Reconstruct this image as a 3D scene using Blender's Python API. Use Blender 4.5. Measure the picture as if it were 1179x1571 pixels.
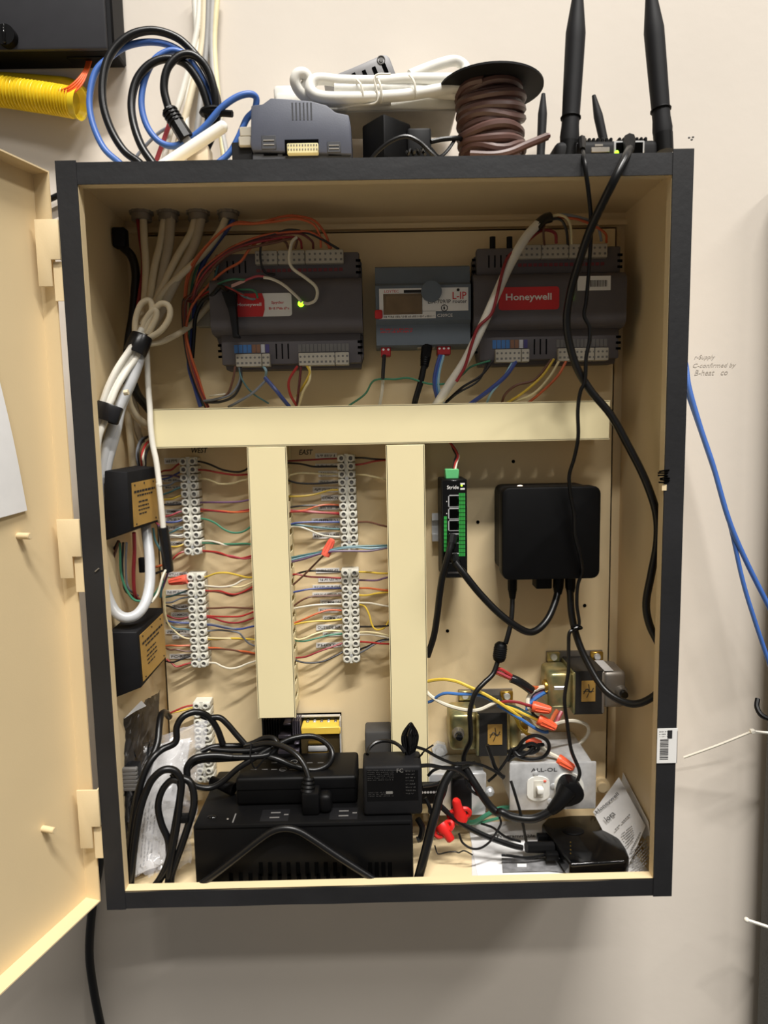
import bpy, bmesh, math, random
from mathutils import Vector, Matrix, noise
random.seed(7)
for o in list(bpy.data.objects):
    bpy.data.objects.remove(o, do_unlink=True)
SC = bpy.context.scene
COL = SC.collection

# ------------------------------------------------------------------ camera
CAM = Vector((-0.0037, -0.6998, 0.1228)); PITCH, YAW, ROLL, FPX = -0.115, -0.0075, 0.0195, 1064.9
def _rot(p, y, r):
    Rz = Matrix(((math.cos(y), -math.sin(y), 0), (math.sin(y), math.cos(y), 0), (0, 0, 1)))
    Rx = Matrix(((1, 0, 0), (0, math.cos(p), -math.sin(p)), (0, math.sin(p), math.cos(p))))
    Ry = Matrix(((math.cos(r), 0, math.sin(r)), (0, 1, 0), (-math.sin(r), 0, math.cos(r))))
    return Rz @ Rx @ Ry
RM = _rot(PITCH, YAW, ROLL)
cd = bpy.data.cameras.new('camera'); cam = bpy.data.objects.new('camera', cd); COL.objects.link(cam)
cd.sensor_fit = 'HORIZONTAL'; cd.sensor_width = 36.0; cd.lens = 36.0*FPX/1179.0
cd.clip_start = 0.02; cd.clip_end = 50
mw = Matrix.Identity(4)
for i in range(3):
    mw[i][0] = RM[i][0]; mw[i][1] = RM[i][2]; mw[i][2] = -RM[i][1]; mw[i][3] = CAM[i]
cam.matrix_world = mw
SC.camera = cam

# ------------------------------------------------------------------ light
w = bpy.data.worlds.new('room_light'); SC.world = w; w.use_nodes = True
bg = w.node_tree.nodes['Background']
bg.inputs[0].default_value = (1.0, 0.95, 0.88, 1); bg.inputs[1].default_value = 0.15
def area(name, loc, target, sx, sy, power, color=(1, .965, .915)):
    l = bpy.data.lights.new(name, 'AREA'); l.shape = 'RECTANGLE'; l.size = sx; l.size_y = sy; l.energy = power; l.color = color
    o = bpy.data.objects.new(name, l); COL.objects.link(o); o.location = loc
    o.rotation_euler = (Vector(target)-Vector(loc)).to_track_quat('-Z', 'Y').to_euler()
    return o
area('ceiling_tube_light', (0.75, -2.98, 6.20), (0, 0.1, 0.1), 2.8, 0.09, 620)
area('ceiling_tube_light_far', (0.9, -5.3, 5.80), (0, 0.15, 0), 2.8, 0.09, 135)
area('ceiling_tube_light_side', (5.0, -3.6, 6.0), (0.3, 0.15, -.2), 2.8, 0.09, 240)
vs = SC.view_settings
vs.view_transform = 'Standard'; vs.look = 'None'; vs.gamma = 1; vs.use_curve_mapping = False; vs.exposure = 0.0

# ------------------------------------------------------------------ projection helpers (pixel of the photograph -> point at a known depth)
def ray(px, py):
    return RM @ Vector(((px-589.5)/FPX, 1.0, -(py-785.5)/FPX))
def at(px, py, y):
    d = ray(px, py); return CAM + d*((y-CAM.y)/d.y)
def atz(px, py, z):
    d = ray(px, py); return CAM + d*((z-CAM.z)/d.z)
def atx(px, py, x):
    d = ray(px, py); return CAM + d*((x-CAM.x)/d.x)
# reading windows: origin and magnification
WIN = dict(A=(240, 680, 7.37), B=(240, 860, 7.37), C=(420, 670, 4.365), D=(640, 670, 3.684), E=(640, 960, 2.9475),
           F=(150, 1040, 4.367), G=(280, 1080, 2.9475), H=(640, 1100, 2.807), I=(280, 320, 3.93), J=(560, 320, 2.807),
           K=(100, 540, 3.93), L=(100, 820, 3.93), N=(80, 230, 3.468), T1=(0, 0, 2.9475), T2=(340, 60, 3.468), T3=(640, 0, 2.807),
           U=(760, 980, 5.36), V=(640, 1000, 7.37), W=(230, 60, 6.935), X=(770, 1150, 4.9125), Y=(640, 1140, 7.14),
           Z=(140, 480, 6.04), Q=(540, 1100, 7.37), S=(380, 1080, 6.55), P=(0, 0, 1))
def px(win, x, y):
    o = WIN[win]; return (o[0]+x/o[2], o[1]+y/o[2])
def pt(win, x, y, d):
    a = px(win, x, y); return at(a[0], a[1], d)

# ------------------------------------------------------------------ materials
def lin(c):
    c = c/255.0
    return c/12.92 if c <= 0.04045 else ((c+0.055)/1.055)**2.4
MATS = {}
def mat(name, rgb, rough=0.5, metal=0.0, var=0.06, scale=60, bump=0.0, bscale=400, alpha=1.0, trans=0.0, emit=0, coat=0.0, var2=None, spec=.5):
    if name in MATS: return MATS[name]
    m = bpy.data.materials.new(name); m.use_nodes = True
    nt = m.node_tree; b = nt.nodes['Principled BSDF']
    c = [lin(v) for v in rgb]
    tc = nt.nodes.new('ShaderNodeTexCoord'); n = nt.nodes.new('ShaderNodeTexNoise')
    n.inputs['Scale'].default_value = scale; n.inputs['Detail'].default_value = 4
    nt.links.new(tc.outputs['Object'], n.inputs['Vector'])
    cr = nt.nodes.new('ShaderNodeValToRGB')
    e = cr.color_ramp.elements
    e[0].position = 0.3; e[1].position = 0.7
    lo = [max(0, v*(1-var)) for v in c]; hi = [min(1, v*(1+var)) for v in c]
    if var2: lo = [lin(v) for v in var2]
    e[0].color = (*lo, 1); e[1].color = (*hi, 1)
    nt.links.new(n.outputs['Fac'], cr.inputs['Fac']); nt.links.new(cr.outputs['Color'], b.inputs['Base Color'])
    b.inputs['Roughness'].default_value = rough; b.inputs['Metallic'].default_value = metal
    b.inputs['Alpha'].default_value = alpha; b.inputs['Transmission Weight'].default_value = trans
    b.inputs['Coat Weight'].default_value = coat; b.inputs['Specular IOR Level'].default_value = spec
    if emit:
        b.inputs['Emission Color'].default_value = (*c, 1); b.inputs['Emission Strength'].default_value = emit
    if bump:
        n2 = nt.nodes.new('ShaderNodeTexNoise'); n2.inputs['Scale'].default_value = bscale; n2.inputs['Detail'].default_value = 3
        nt.links.new(tc.outputs['Object'], n2.inputs['Vector'])
        bp = nt.nodes.new('ShaderNodeBump'); bp.inputs['Strength'].default_value = bump; bp.inputs['Distance'].default_value = 0.001
        nt.links.new(n2.outputs['Fac'], bp.inputs['Height']); nt.links.new(bp.outputs['Normal'], b.inputs['Normal'])
    MATS[name] = m
    return m
wall_m = mat('painted_wall', (219, 210, 198), .75, var=.03, scale=6, bump=.15, bscale=90)
tan = mat('tan_enamel', (230, 208, 166), .42, var=.03, scale=9, bump=.06, bscale=500)
tan_door = mat('tan_enamel_door', (224, 202, 160), .45, var=.03, scale=7, bump=.06, bscale=500)
duct_m = mat('cream_pvc', (235, 222, 178), .5, var=.02, scale=12)
edge_m = mat('black_edge_tape', (31, 31, 33), .55, spec=.4, var=.22, scale=14, bump=.2, bscale=160)
blk = mat('black_plastic', (11, 11, 12), .45, var=.1, spec=.16)
blk_gloss = mat('black_gloss', (9, 9, 10), .12, var=.05, spec=.5)
blk_matte = mat('black_matte', (22, 22, 24), .6, var=.12, spec=.2)
blk_rub = mat('black_rubber', (13, 13, 14), .33, var=.08, spec=.4)
hole_m = mat('dark_hole', (4, 4, 4), .95, spec=.03)
grey_dev = mat('charcoal_plastic', (94, 90, 93), .6, var=.04, bump=.1, bscale=900, spec=.3)
navy_dev = mat('slate_plastic', (72, 76, 90), .5, var=.04, bump=.08, bscale=900)
slate = mat('blue_grey_plastic', (98, 108, 118), .5, var=.04)
white_p = mat('white_plastic', (232, 230, 222), .4, var=.03)
white_cab = mat('white_cable', (226, 222, 210), .45, var=.05)
ivory_cab = mat('ivory_cable', (222, 208, 178), .5, var=.05)
grey_cab = mat('grey_cable', (150, 148, 144), .5, var=.06)
term_m = mat('terminal_grey', (214, 212, 200), .5, var=.05)
conn_m = mat('terminal_beige', (176, 170, 156), .5, var=.06)
steel = mat('galvanised_steel', (212, 213, 214), .28, .45, var=.14, scale=90)
zinc = mat('yellow_zinc', (176, 156, 104), .34, .6, var=.25, scale=45, var2=(112, 122, 92))
greyzinc = mat('grey_zinc', (150, 144, 136), .45, .7, var=.2, scale=40)
brass = mat('brass', (182, 146, 66), .32, .9, var=.1)
core_m = mat('black_core', (32, 31, 30), .5, var=.15, scale=120)
gold_lab = mat('gold_label', (166, 130, 66), .4, var=.12, scale=30)
paper_m = mat('white_paper', (236, 235, 234), .8, var=.02)
paper2 = mat('grey_paper', (214, 212, 210), .8, var=.04)
lab_w = mat('label_white', (232, 231, 228), .6, var=.02)
lab_red = mat('label_red', (205, 42, 44), .45, var=.04)
ink = mat('black_ink', (28, 27, 30), .8)
ink_grey = mat('grey_ink', (110, 108, 106), .8)
ink_pencil = mat('pencil', (176, 168, 158), .9)
print_w = mat('print_white', (238, 236, 232), .6)
screen_m = mat('lcd_amber', (112, 92, 66), .2, var=.2, scale=40)
orange = mat('orange_wirenut', (232, 92, 52), .4, var=.05)
salmon = mat('salmon_wirenut', (236, 104, 82), .4, var=.05)
redcap = mat('red_cap', (206, 34, 30), .35, var=.08)
yel_pipe = mat('yellow_loom', (236, 206, 40), .38, var=.08)
green_conn = mat('green_plug', (96, 186, 120), .45)
green_print = mat('green_print', (46, 150, 62), .5)
led_g = mat('led_green', (150, 255, 40), .4, emit=3.0)
led_o = mat('led_white', (255, 226, 190), .4, emit=2.5)
brown_w = mat('brown_wire', (92, 66, 60), .42, var=.1)
loom_m = mat('woven_loom', (92, 92, 90), .75, var=.35, scale=900, bump=.5, bscale=700)
tape_m = mat('black_tape', (26, 26, 28), .25, var=.1)
tube_m = mat('clear_tube', (214, 216, 218), .3, var=.04, trans=.25)
yel_coil = mat('yellow_tape', (226, 190, 76), .4, var=.06)
blue_cab = mat('blue_cable', (64, 104, 178), .4, var=.06)
WC = dict(red=(164, 46, 42), black=(30, 28, 30), white=(216, 210, 192), yellow=(214, 182, 66), green=(62, 126, 98), blue=(58, 74, 138),
          brown=(104, 68, 52), orange=(198, 98, 56), violet=(104, 78, 108), grey=(120, 124, 132), pink=(180, 74, 84), teal=(70, 112, 116),
          crimson=(138, 36, 42), lightblue=(140, 176, 190), dkorange=(178, 82, 44), skyblue=(62, 110, 176), cream=(226, 212, 166), maroon=(92, 34, 36))
def wm(c): return mat('wire_'+c, WC[c], .4, var=.05)

# ------------------------------------------------------------------ mesh builder
def smooth_path(p, step=6, closed=False):
    p = [Vector(q) for q in p]; n = len(p)
    if n < 3: return p
    out = []
    rng = range(n if closed else n-1)
    for i in rng:
        if closed: a, b, c, d = p[i-1], p[i], p[(i+1) % n], p[(i+2) % n]
        else:
            b, c = p[i], p[i+1]; a = p[i-1] if i > 0 else b*2-c; d = p[i+2] if i+2 < n else c*2-b
        for k in range(step):
            t = k/step; t2 = t*t; t3 = t2*t
            out.append(0.5*((2*b)+(-a+c)*t+(2*a-5*b+4*c-d)*t2+(-a+3*b-3*c+d)*t3))
    if not closed: out.append(p[-1])
    return out
class MB:
    def __init__(s): s.v = []; s.f = []
    def add(s, vs, fs):
        o = len(s.v); s.v += [Vector(v) for v in vs]; s.f += [tuple(i+o for i in f) for f in fs]; return s
    def box(s, x0, x1, y0, y1, z0, z1):
        v = [(x0, y0, z0), (x1, y0, z0), (x1, y1, z0), (x0, y1, z0), (x0, y0, z1), (x1, y0, z1), (x1, y1, z1), (x0, y1, z1)]
        return s.add(v, [(0, 3, 2, 1), (4, 5, 6, 7), (0, 1, 5, 4), (1, 2, 6, 5), (2, 3, 7, 6), (3, 0, 4, 7)])
    def rbox(s, x0, x1, y0, y1, z0, z1, r=.003, seg=2, axis=None):
        bm = bmesh.new(); bmesh.ops.create_cube(bm, size=1)
        for v in bm.verts:
            v.co = Vector(((x0+x1)/2+v.co.x*(x1-x0), (y0+y1)/2+v.co.y*(y1-y0), (z0+z1)/2+v.co.z*(z1-z0)))
        ed = [e for e in bm.edges if axis is None or abs((e.verts[0].co-e.verts[1].co).normalized()[axis]) > .9]
        r = min(r, .49*min(abs(x1-x0), abs(y1-y0), abs(z1-z0))) if axis is None else r
        bmesh.ops.bevel(bm, geom=ed, offset=r, segments=seg, affect='EDGES', profile=.5)
        return s.bm(bm)
    def bm(s, bm):
        bm.verts.index_update()
        s.add([v.co.copy() for v in bm.verts], [tuple(v.index for v in f.verts) for f in bm.faces]); bm.free(); return s
    def cyl(s, p0, p1, r0, r1=None, n=16, cap=True):
        p0 = Vector(p0); p1 = Vector(p1); r1 = r0 if r1 is None else r1
        d = (p1-p0).normalized(); u = d.orthogonal().normalized(); w_ = d.cross(u)
        vs_ = []
        for p, r in ((p0, r0), (p1, r1)):
            for k in range(n):
                a = 2*math.pi*k/n; vs_.append(p+(u*math.cos(a)+w_*math.sin(a))*r)
        fs = [(k, (k+1) % n, n+(k+1) % n, n+k) for k in range(n)]
        if cap: fs += [tuple(range(n-1, -1, -1)), tuple(range(n, 2*n))]
        return s.add(vs_, fs)
    def lathe(s, p0, axis, prof, n=24):
        p0 = Vector(p0); d = Vector(axis).normalized(); u = d.orthogonal().normalized(); w_ = d.cross(u)
        vs_ = []; fs = []
        for h, r in prof:
            for k in range(n):
                a = 2*math.pi*k/n; vs_.append(p0+d*h+(u*math.cos(a)+w_*math.sin(a))*max(r, 1e-5))
        for j in range(len(prof)-1):
            for k in range(n): fs.append((j*n+k, j*n+(k+1) % n, (j+1)*n+(k+1) % n, (j+1)*n+k))
        fs += [tuple(range(n-1, -1, -1)), tuple(range((len(prof)-1)*n, len(prof)*n))]
        return s.add(vs_, fs)
    def tube(s, pts, r, n=8, step=6, closed=False, raw=False):
        p = [Vector(q) for q in pts] if raw else smooth_path(pts, step, closed)
        m = len(p); rr = r if callable(r) else (lambda t: r)
        T = []
        for i in range(m):
            a = p[i-1] if (i > 0 or closed) else p[i]; b = p[(i+1) % m] if (i < m-1 or closed) else p[i]
            t = (b-a); T.append(t.normalized() if t.length > 1e-9 else Vector((0, 0, 1)))
        u = T[0].orthogonal().normalized(); vs_ = []
        for i in range(m):
            u = (u-T[i]*u.dot(T[i])); u = u.normalized() if u.length > 1e-9 else T[i].orthogonal().normalized()
            w_ = T[i].cross(u); q = rr(i/max(1, m-1))
            for k in range(n):
                a = 2*math.pi*k/n; vs_.append(p[i]+(u*math.cos(a)+w_*math.sin(a))*q)
        fs = []
        for i in range(m if closed else m-1):
            j = (i+1) % m
            for k in range(n): fs.append((i*n+k, i*n+(k+1) % n, j*n+(k+1) % n, j*n+k))
        if not closed: fs += [tuple(range(n-1, -1, -1)), tuple(range((m-1)*n, m*n))]
        return s.add(vs_, fs)
    def extrude(s, poly, y0, y1, bev=0):
        bm = bmesh.new()
        vs_ = [bm.verts.new((x, y0, z)) for x, z in poly]
        f = bm.faces.new(vs_); bm.normal_update()
        g = bmesh.ops.extrude_face_region(bm, geom=[f])
        for v in g['geom']:
            if isinstance(v, bmesh.types.BMVert): v.co.y = y1
        bmesh.ops.recalc_face_normals(bm, faces=bm.faces)
        if bev: bmesh.ops.bevel(bm, geom=list(bm.edges), offset=bev, segments=2, affect='EDGES', profile=.5)
        return s.bm(bm)
    def grid(s, fn, nu, nv, thick=None):
        vs_ = [Vector(fn(i/nu, j/nv)) for j in range(nv+1) for i in range(nu+1)]
        fs = [(j*(nu+1)+i, j*(nu+1)+i+1, (j+1)*(nu+1)+i+1, (j+1)*(nu+1)+i) for j in range(nv) for i in range(nu)]
        if thick is None: return s.add(vs_, fs)
        t = Vector(thick); n = len(vs_)
        v2 = vs_+[v+t for v in vs_]
        f2 = fs+[tuple(i+n for i in reversed(f)) for f in fs]
        rim = [i for i in range(nu+1)]+[j*(nu+1)+nu for j in range(1, nv+1)]+[nv*(nu+1)+i for i in range(nu-1, -1, -1)]+[j*(nu+1) for j in range(nv-1, 0, -1)]
        for a, b in zip(rim, rim[1:]+rim[:1]): f2.append((b, a, a+n, b+n))
        return s.add(v2, f2)
    def ball(s, c, r, sx=1, sy=1, sz=1, n=12):
        bm = bmesh.new(); bmesh.ops.create_uvsphere(bm, u_segments=n, v_segments=max(6, n//2), radius=r)
        for v in bm.verts: v.co = Vector((v.co.x*sx, v.co.y*sy, v.co.z*sz))+Vector(c)
        return s.bm(bm)
    def xf(s, m):
        s.v = [m @ v for v in s.v]; return s
    def mesh(s, name, m, loc=Vector((0, 0, 0)), smooth=True, fix=True):
        me = bpy.data.meshes.new(name); me.from_pydata([v-loc for v in s.v], [], s.f); me.update()
        if fix:
            b = bmesh.new(); b.from_mesh(me); bmesh.ops.recalc_face_normals(b, faces=b.faces); b.to_mesh(me); b.free()
        if smooth:
            me.shade_smooth(); me.set_sharp_from_angle(angle=math.radians(38))
        me.materials.append(m); return me
    def build(s, name, m, parent=None, label=None, cat=None, group=None, kind=None, smooth=True):
        if parent is not None: loc = WL[parent.name]
        else:
            xs = [v.x for v in s.v]; ys = [v.y for v in s.v]; zs = [v.z for v in s.v]
            loc = Vector(((min(xs)+max(xs))/2, (min(ys)+max(ys))/2, min(zs)))
        me = s.mesh(name, m, loc, smooth)
        o = bpy.data.objects.new(name, me); COL.objects.link(o)
        if parent is not None: o.parent = parent
        else: o.location = loc
        WL[o.name] = loc.copy()
        tag(o, label, cat, group, kind or ('stuff' if parent is not None and name in STUFF else None)); return o
WL = {}
STUFF = {'side_notches', 'screw_holes', 'terminal_print', 'small_print', 'red_print', 'green_pattern', 'barcode', 'pins', 'finger_wall', 'ribs', 'teeth', 'printed_marks', 'printed_dots', 'indicator_dots', 'screw_heads', 'strain_relief', 'boot_ribs', 'filter_ribs', 'latch_lines', 'outlet_slots', 'slots', 'torn_edge', 'vent_lines', 'screw_hole_row', 'print'}
def tag(o, label=None, cat=None, group=None, kind=None):
    if label: o['label'] = label
    if cat: o['category'] = cat
    if group: o['group'] = group
    if kind: o['kind'] = kind
    return o
def thing(name, label, cat, loc, group=None):
    o = bpy.data.objects.new(name, None); COL.objects.link(o); o.empty_display_size = .02
    o.location = loc; WL[o.name] = Vector(loc); return tag(o, label, cat, group)
def inst(me, name, parent, wloc, rot=None):
    o = bpy.data.objects.new(name, me); COL.objects.link(o); o.parent = parent
    o.location = Vector(wloc)-WL[parent.name]; WL[o.name] = Vector(wloc)
    if rot: o.rotation_euler = rot
    return o
def rect(win, x0, y0, x1, y1, d):
    """pixel rectangle of a window at depth d -> x0, x1, z0, z1"""
    a = pt(win, x0, (y0+y1)/2, d); b = pt(win, x1, (y0+y1)/2, d); c = pt(win, (x0+x1)/2, y0, d); e = pt(win, (x0+x1)/2, y1, d)
    return a.x, b.x, e.z, c.z
FACE = Matrix.Rotation(math.pi/2, 4, 'X')      # text plane -> facing the room (-Y)
def lettering(body, parent, m, loc, height, width=None, rot=FACE, name='lettering', bold=0.0, align='LEFT', shear=0):
    cu = bpy.data.curves.new(name, 'FONT'); cu.body = body; cu.size = 1; cu.extrude = 0.0; cu.offset = bold; cu.align_x = 'LEFT'; cu.shear = shear
    cu.resolution_u = 2
    t = bpy.data.objects.new('tmp', cu); COL.objects.link(t)
    bpy.context.view_layer.update()
    me = bpy.data.meshes.new_from_object(t.evaluated_get(bpy.context.evaluated_depsgraph_get()))
    bpy.data.objects.remove(t, do_unlink=True); bpy.data.curves.remove(cu)
    if not me.vertices: return None
    xs = [v.co.x for v in me.vertices]; ys = [v.co.y for v in me.vertices]
    sy = height/max(1e-6, (max(ys)-min(ys))); sx = width/max(1e-6, (max(xs)-min(xs))) if width else sy
    off = -min(xs) if align == 'LEFT' else -(max(xs)+min(xs))/2
    L = Vector(loc)-WL[parent.name]; r3 = rot.to_3x3()
    for v in me.vertices:
        v.co = L+r3 @ Vector(((v.co.x+off)*sx, (v.co.y-min(ys))*sy, 0))
    me.name = name; me.materials.clear(); me.materials.append(m)
    o = bpy.data.objects.new(name, me); COL.objects.link(o); o.parent = parent; WL[o.name] = WL[parent.name].copy()
    return o
def scribble(win, lines, d, r, m, parent, name='handwriting'):
    b = MB()
    for l in lines:
        b.tube([pt(win, x, y, d) for x, y in l], r, 5, 4)
    return b.build(name, m, parent)
def ylerp(ys, n):
    if not isinstance(ys, (list, tuple)): return [ys]*n
    if len(ys) == n: return list(ys)
    out = []
    for i in range(n):
        t = i/(n-1)*(len(ys)-1); k = min(int(t), len(ys)-2); f = t-k; out.append(ys[k]*(1-f)+ys[k+1]*f)
    return out
def path(win, pts, ys):
    return [pt(win, p[0], p[1], y) for p, y in zip(pts, ylerp(ys, len(pts)))]
def wire(label, color, win, pts, ys, r=.0013, group=None, name='wire', cat='wire', n=7, m=None, parent=None, step=6):
    b = MB(); b.tube(path(win, pts, ys), r, n, step)
    return b.build(name, m or wm(color), parent, label if parent is None else None, cat if parent is None else None, group)
def blob_text(parent, m, x0, x1, z0, z1, d, rows, name='print', fill=.55):
    """small print too fine to read: rows of letter-sized ticks broken into words"""
    b = MB(); h = (z1-z0)/rows
    for k in range(rows):
        x = x0; zc = z0+(k+.5)*h; hh = h*fill/2
        while x < x1-.0006:
            for _ in range(random.randint(3, 7)):
                e = min(x+random.uniform(.0004, .0008), x1); lo = zc-hh*random.choice((1, 1, .2)); hi = zc+hh*random.choice((1, 1, .3))
                b.add([(x, d, lo), (e, d, lo), (e, d, hi), (x, d, hi)], [(0, 1, 2, 3)]); x = e+random.uniform(.0004, .0007)
                if x > x1-.0006: break
            x += .0011
    return b.build(name, m, parent)
# ------------------------------------------------------------------ the setting
WALL = 0.180
MB().box(-2.2, 2.2, WALL, WALL+.1, -1.5, 1.6).build('wall_back', wall_m, kind='structure', label='cream painted wall behind the cabinet')
note = thing('pencil_note', 'faint pencil handwriting on the wall right of the cabinet', 'note', at(1085, 560, WALL-.0003))
for (x, y, s, wdt) in ((1066, 553, 'r-Supply', .026), (1064, 566, 'C-confirmed by', .054), (1066, 576, 'B-heat   co', .042)):
    p = at(x, y, WALL-.0004); lettering(s, note, ink_pencil, p, .0068, wdt, shear=.3)
scuff = MB()
for x, y in ((1064, 210), (1062, 214), (1058, 211)):
    p = at(x, y, WALL-.0002); scuff.ball(p, .0012, 1.3, .3, .8, 8)
scuff.build('wall_scuff', ink_grey, None, 'small grey scuff mark on the wall above the cabinet corner', 'mark')

# ------------------------------------------------------------------ cabinet
HW, HH, D, FL = .305, .383, .178, .0185
SP = .163                                        # front of the mounting panel
cab = thing('control_cabinet', 'tan steel control cabinet with black edged opening hung on the wall', 'cabinet', (0, D, -HH))
T = .0015
MB().box(-HW, HW, .002, D, HH-T, HH).build('top_panel', tan, cab)
MB().box(-HW, HW, .002, D, -HH, -HH+T).build('bottom_panel', tan, cab)
MB().box(-HW, -HW+T, .002, D, -HH+T, HH-T).build('side_panel', tan, cab)
MB().box(HW-T, HW, .002, D, -HH+T, HH-T).build('side_panel', tan, cab)
MB().box(-HW, HW, D-.001, D+.0015, -HH, HH).build('back_panel', tan, cab)
g = MB()
g.box(-HW, HW, .0008, .0022, HH-FL, HH).box(-HW, HW, .0008, .0022, -HH, -HH+FL)
g.box(-HW, -HW+FL, .0008, .0022, -HH+FL, HH-FL).box(HW-FL, HW, .0008, .0022, -HH+FL, HH-FL)
g.box(-HW+FL, HW-FL, .0008, .012, HH-FL-.0005, HH-FL+.001).box(-HW+FL, HW-FL, .0008, .012, -HH+FL-.001, -HH+FL+.0005)
g.box(-HW+FL-.001, -HW+FL+.0005, .0008, .012, -HH+FL, HH-FL).box(HW-FL-.0005, HW-FL+.001, .0008, .012, -HH+FL, HH-FL)
g.build('front_flange', tan, cab)
def strip(x0, x1, z0, z1, y0, wob, hor):
    n = 40
    def fn(u, v):
        x = x0+(x1-x0)*u; z = z0+(z1-z0)*v
        k = noise.noise(Vector((u*9+wob, v*2, wob)))*.0005
        if hor: z += k if v in (0, 1) else 0
        else: x += k if u in (0, 1) else 0
        return Vector((x, y0+.0003*noise.noise(Vector((u*14, v*14, wob))), z))
    return MB().grid(fn, n if hor else 4, 4 if hor else n, (0, .0012, 0)).build('edge_strip', edge_m, cab)
strip(-HW-.0005, HW+.0005, HH-FL-.0008, HH+.001, -.0006, 3.1, True)
strip(-HW-.0005, HW+.0005, -HH-.001, -HH+FL-.001, -.0006, 5.7, True)
strip(-HW-.001, -HW+FL+.0005, -HH-.0015, HH+.0025, -.0014, 8.2, False)
strip(HW-FL-.0005, HW+.0012, -HH-.0015, HH+.004, -.0014, 1.3, False)
# worn notch on the right strip, chip on the left strip
nb = MB()
for k in range(6):
    p = at(1021+random.uniform(-4, 4), 722+k*3.6, -.0022); nb.tube([p+Vector((-.005, 0, random.uniform(-.001, .001))), p+Vector((0, -.0006, 0)), p+Vector((.005, 0, random.uniform(-.001, .001)))], .0009, 5, 3)
nb.build('torn_edge', hole_m, cab)
b = MB(); p = at(1020, 748, -.0018); b.box(p.x-.0026, p.x+.0022, -.0019, -.0016, p.z-.003, p.z+.003); b.build('bare_patch', tan, cab)
b = MB(); b.tube([at(146, 877, -.002), at(152, 872, -.002)], .0008, 5); b.build('paint_chip', greyzinc, cab)
# mounting panel with a cut-out for the open power supply
X0, X1, Z0, Z1 = -.2815, .2885, -.352, .361
MB().box(X0, X1, SP, SP+.002, Z0, Z1).build('mounting_panel', tan, cab)
b = MB()
for sx in (X0, X1): b.box(min(sx, sx+(.0015 if sx < 0 else -.0015)), max(sx, sx+(.0015 if sx < 0 else -.0015)), SP, D-.002, Z0, Z1)
b.box(X0, X1, SP, D-.002, Z1-.0015, Z1)
b.build('panel_return', tan, cab)
for (x, y) in ((788, 708), (733.5, 801), (897.5, 929), (687, 968)):
    p = at(x, y, SP); MB().cyl((p.x, SP-.0004, p.z), (p.x, SP+.001, p.z), .0022, n=12).build('hole', hole_m, cab)
p = at(922, 1203, SP)
sb = MB().cyl((p.x, SP, p.z), (p.x, SP-.006, p.z), .0105, n=20).cyl((p.x, SP-.006, p.z), (p.x, SP-.010, p.z), .0065, n=16); sb.build('panel_stud', tan, cab)
# rear lip under the ceiling
MB().box(-HW+T, HW-T, D-.008, D-.001, .366, .372).build('rear_lip', tan, cab)
# markings written on the panel
for (win, x, y, s, wdt) in (('A', 400, 112, 'WEST', .020), ('C', 170, 122, 'EAST', .0175)):
    p = pt(win, x, y, SP-.0004); lettering(s, cab, ink, p, .0065, wdt, bold=.01, shear=.25)

# door: pan shaped, swung open past ninety degrees
dd = Vector((-.31, -.951, 0)).normalized(); dn = Vector((.951, -.31, 0)).normalized()
E0 = Vector((-.3155, .004, 0)); LIP = .018; DW = .605; DH = .3785
B0 = E0-dn*LIP
def dp(u, n_, z): return B0+dd*u+dn*n_+Vector((0, 0, z))
def dbox(b, u0, u1, n0, n1, z0, z1):
    c = [dp(u, n_, z) for z in (z0, z1) for u, n_ in ((u0, n0), (u1, n0), (u1, n1), (u0, n1))]
    return b.add(c, [(0, 1, 2, 3), (7, 6, 5, 4), (0, 4, 5, 1), (1, 5, 6, 2), (2, 6, 7, 3), (3, 7, 4, 0)])
b = MB()
dbox(b, 0, DW, -.0015, 0, -DH, DH); dbox(b, -.0015, 0, -.0015, LIP, -DH, DH); dbox(b, DW, DW+.0015, -.0015, LIP, -DH, DH)
dbox(b, 0, DW, 0, LIP, DH-.0015, DH); dbox(b, 0, DW, 0, LIP, -DH, -DH+.0015)
door = b.build('door', tan_door, cab)
for (x, y) in ((28, 822), (66, 1271)):
    # stud standing on the door skin: intersect the view ray with the skin
    d_ = ray(x, y); t_ = (B0-CAM).dot(dn)/d_.dot(dn); q = CAM+d_*t_
    MB().cyl(q, q+dn*.014, .0032, n=12).cyl(q+dn*.013, q+dn*.0145, .0027, n=12).build('stud', tan_door, door)
# paper taped to the door
def on_door(x, y, off=.0006):
    d_ = ray(x, y); t_ = (B0+dn*off-CAM).dot(dn)/d_.dot(dn); return CAM+d_*t_
c1 = on_door(38, 783)
b = MB(); pu = (c1-B0).dot(dd)
def pf(u, v):
    uu = pu+.2159*u; z = c1.z+.2794*v
    lean = .047*(v)
    return dp(uu+lean, .0008+.004*noise.noise(Vector((u*2, v*2, 3))) + .0025, z-.02*u)
b.grid(pf, 10, 12, dn*.0003); b.build('paper_sheet', paper_m, None, 'blank white sheet of paper taped to the inside of the open door', 'paper')
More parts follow.
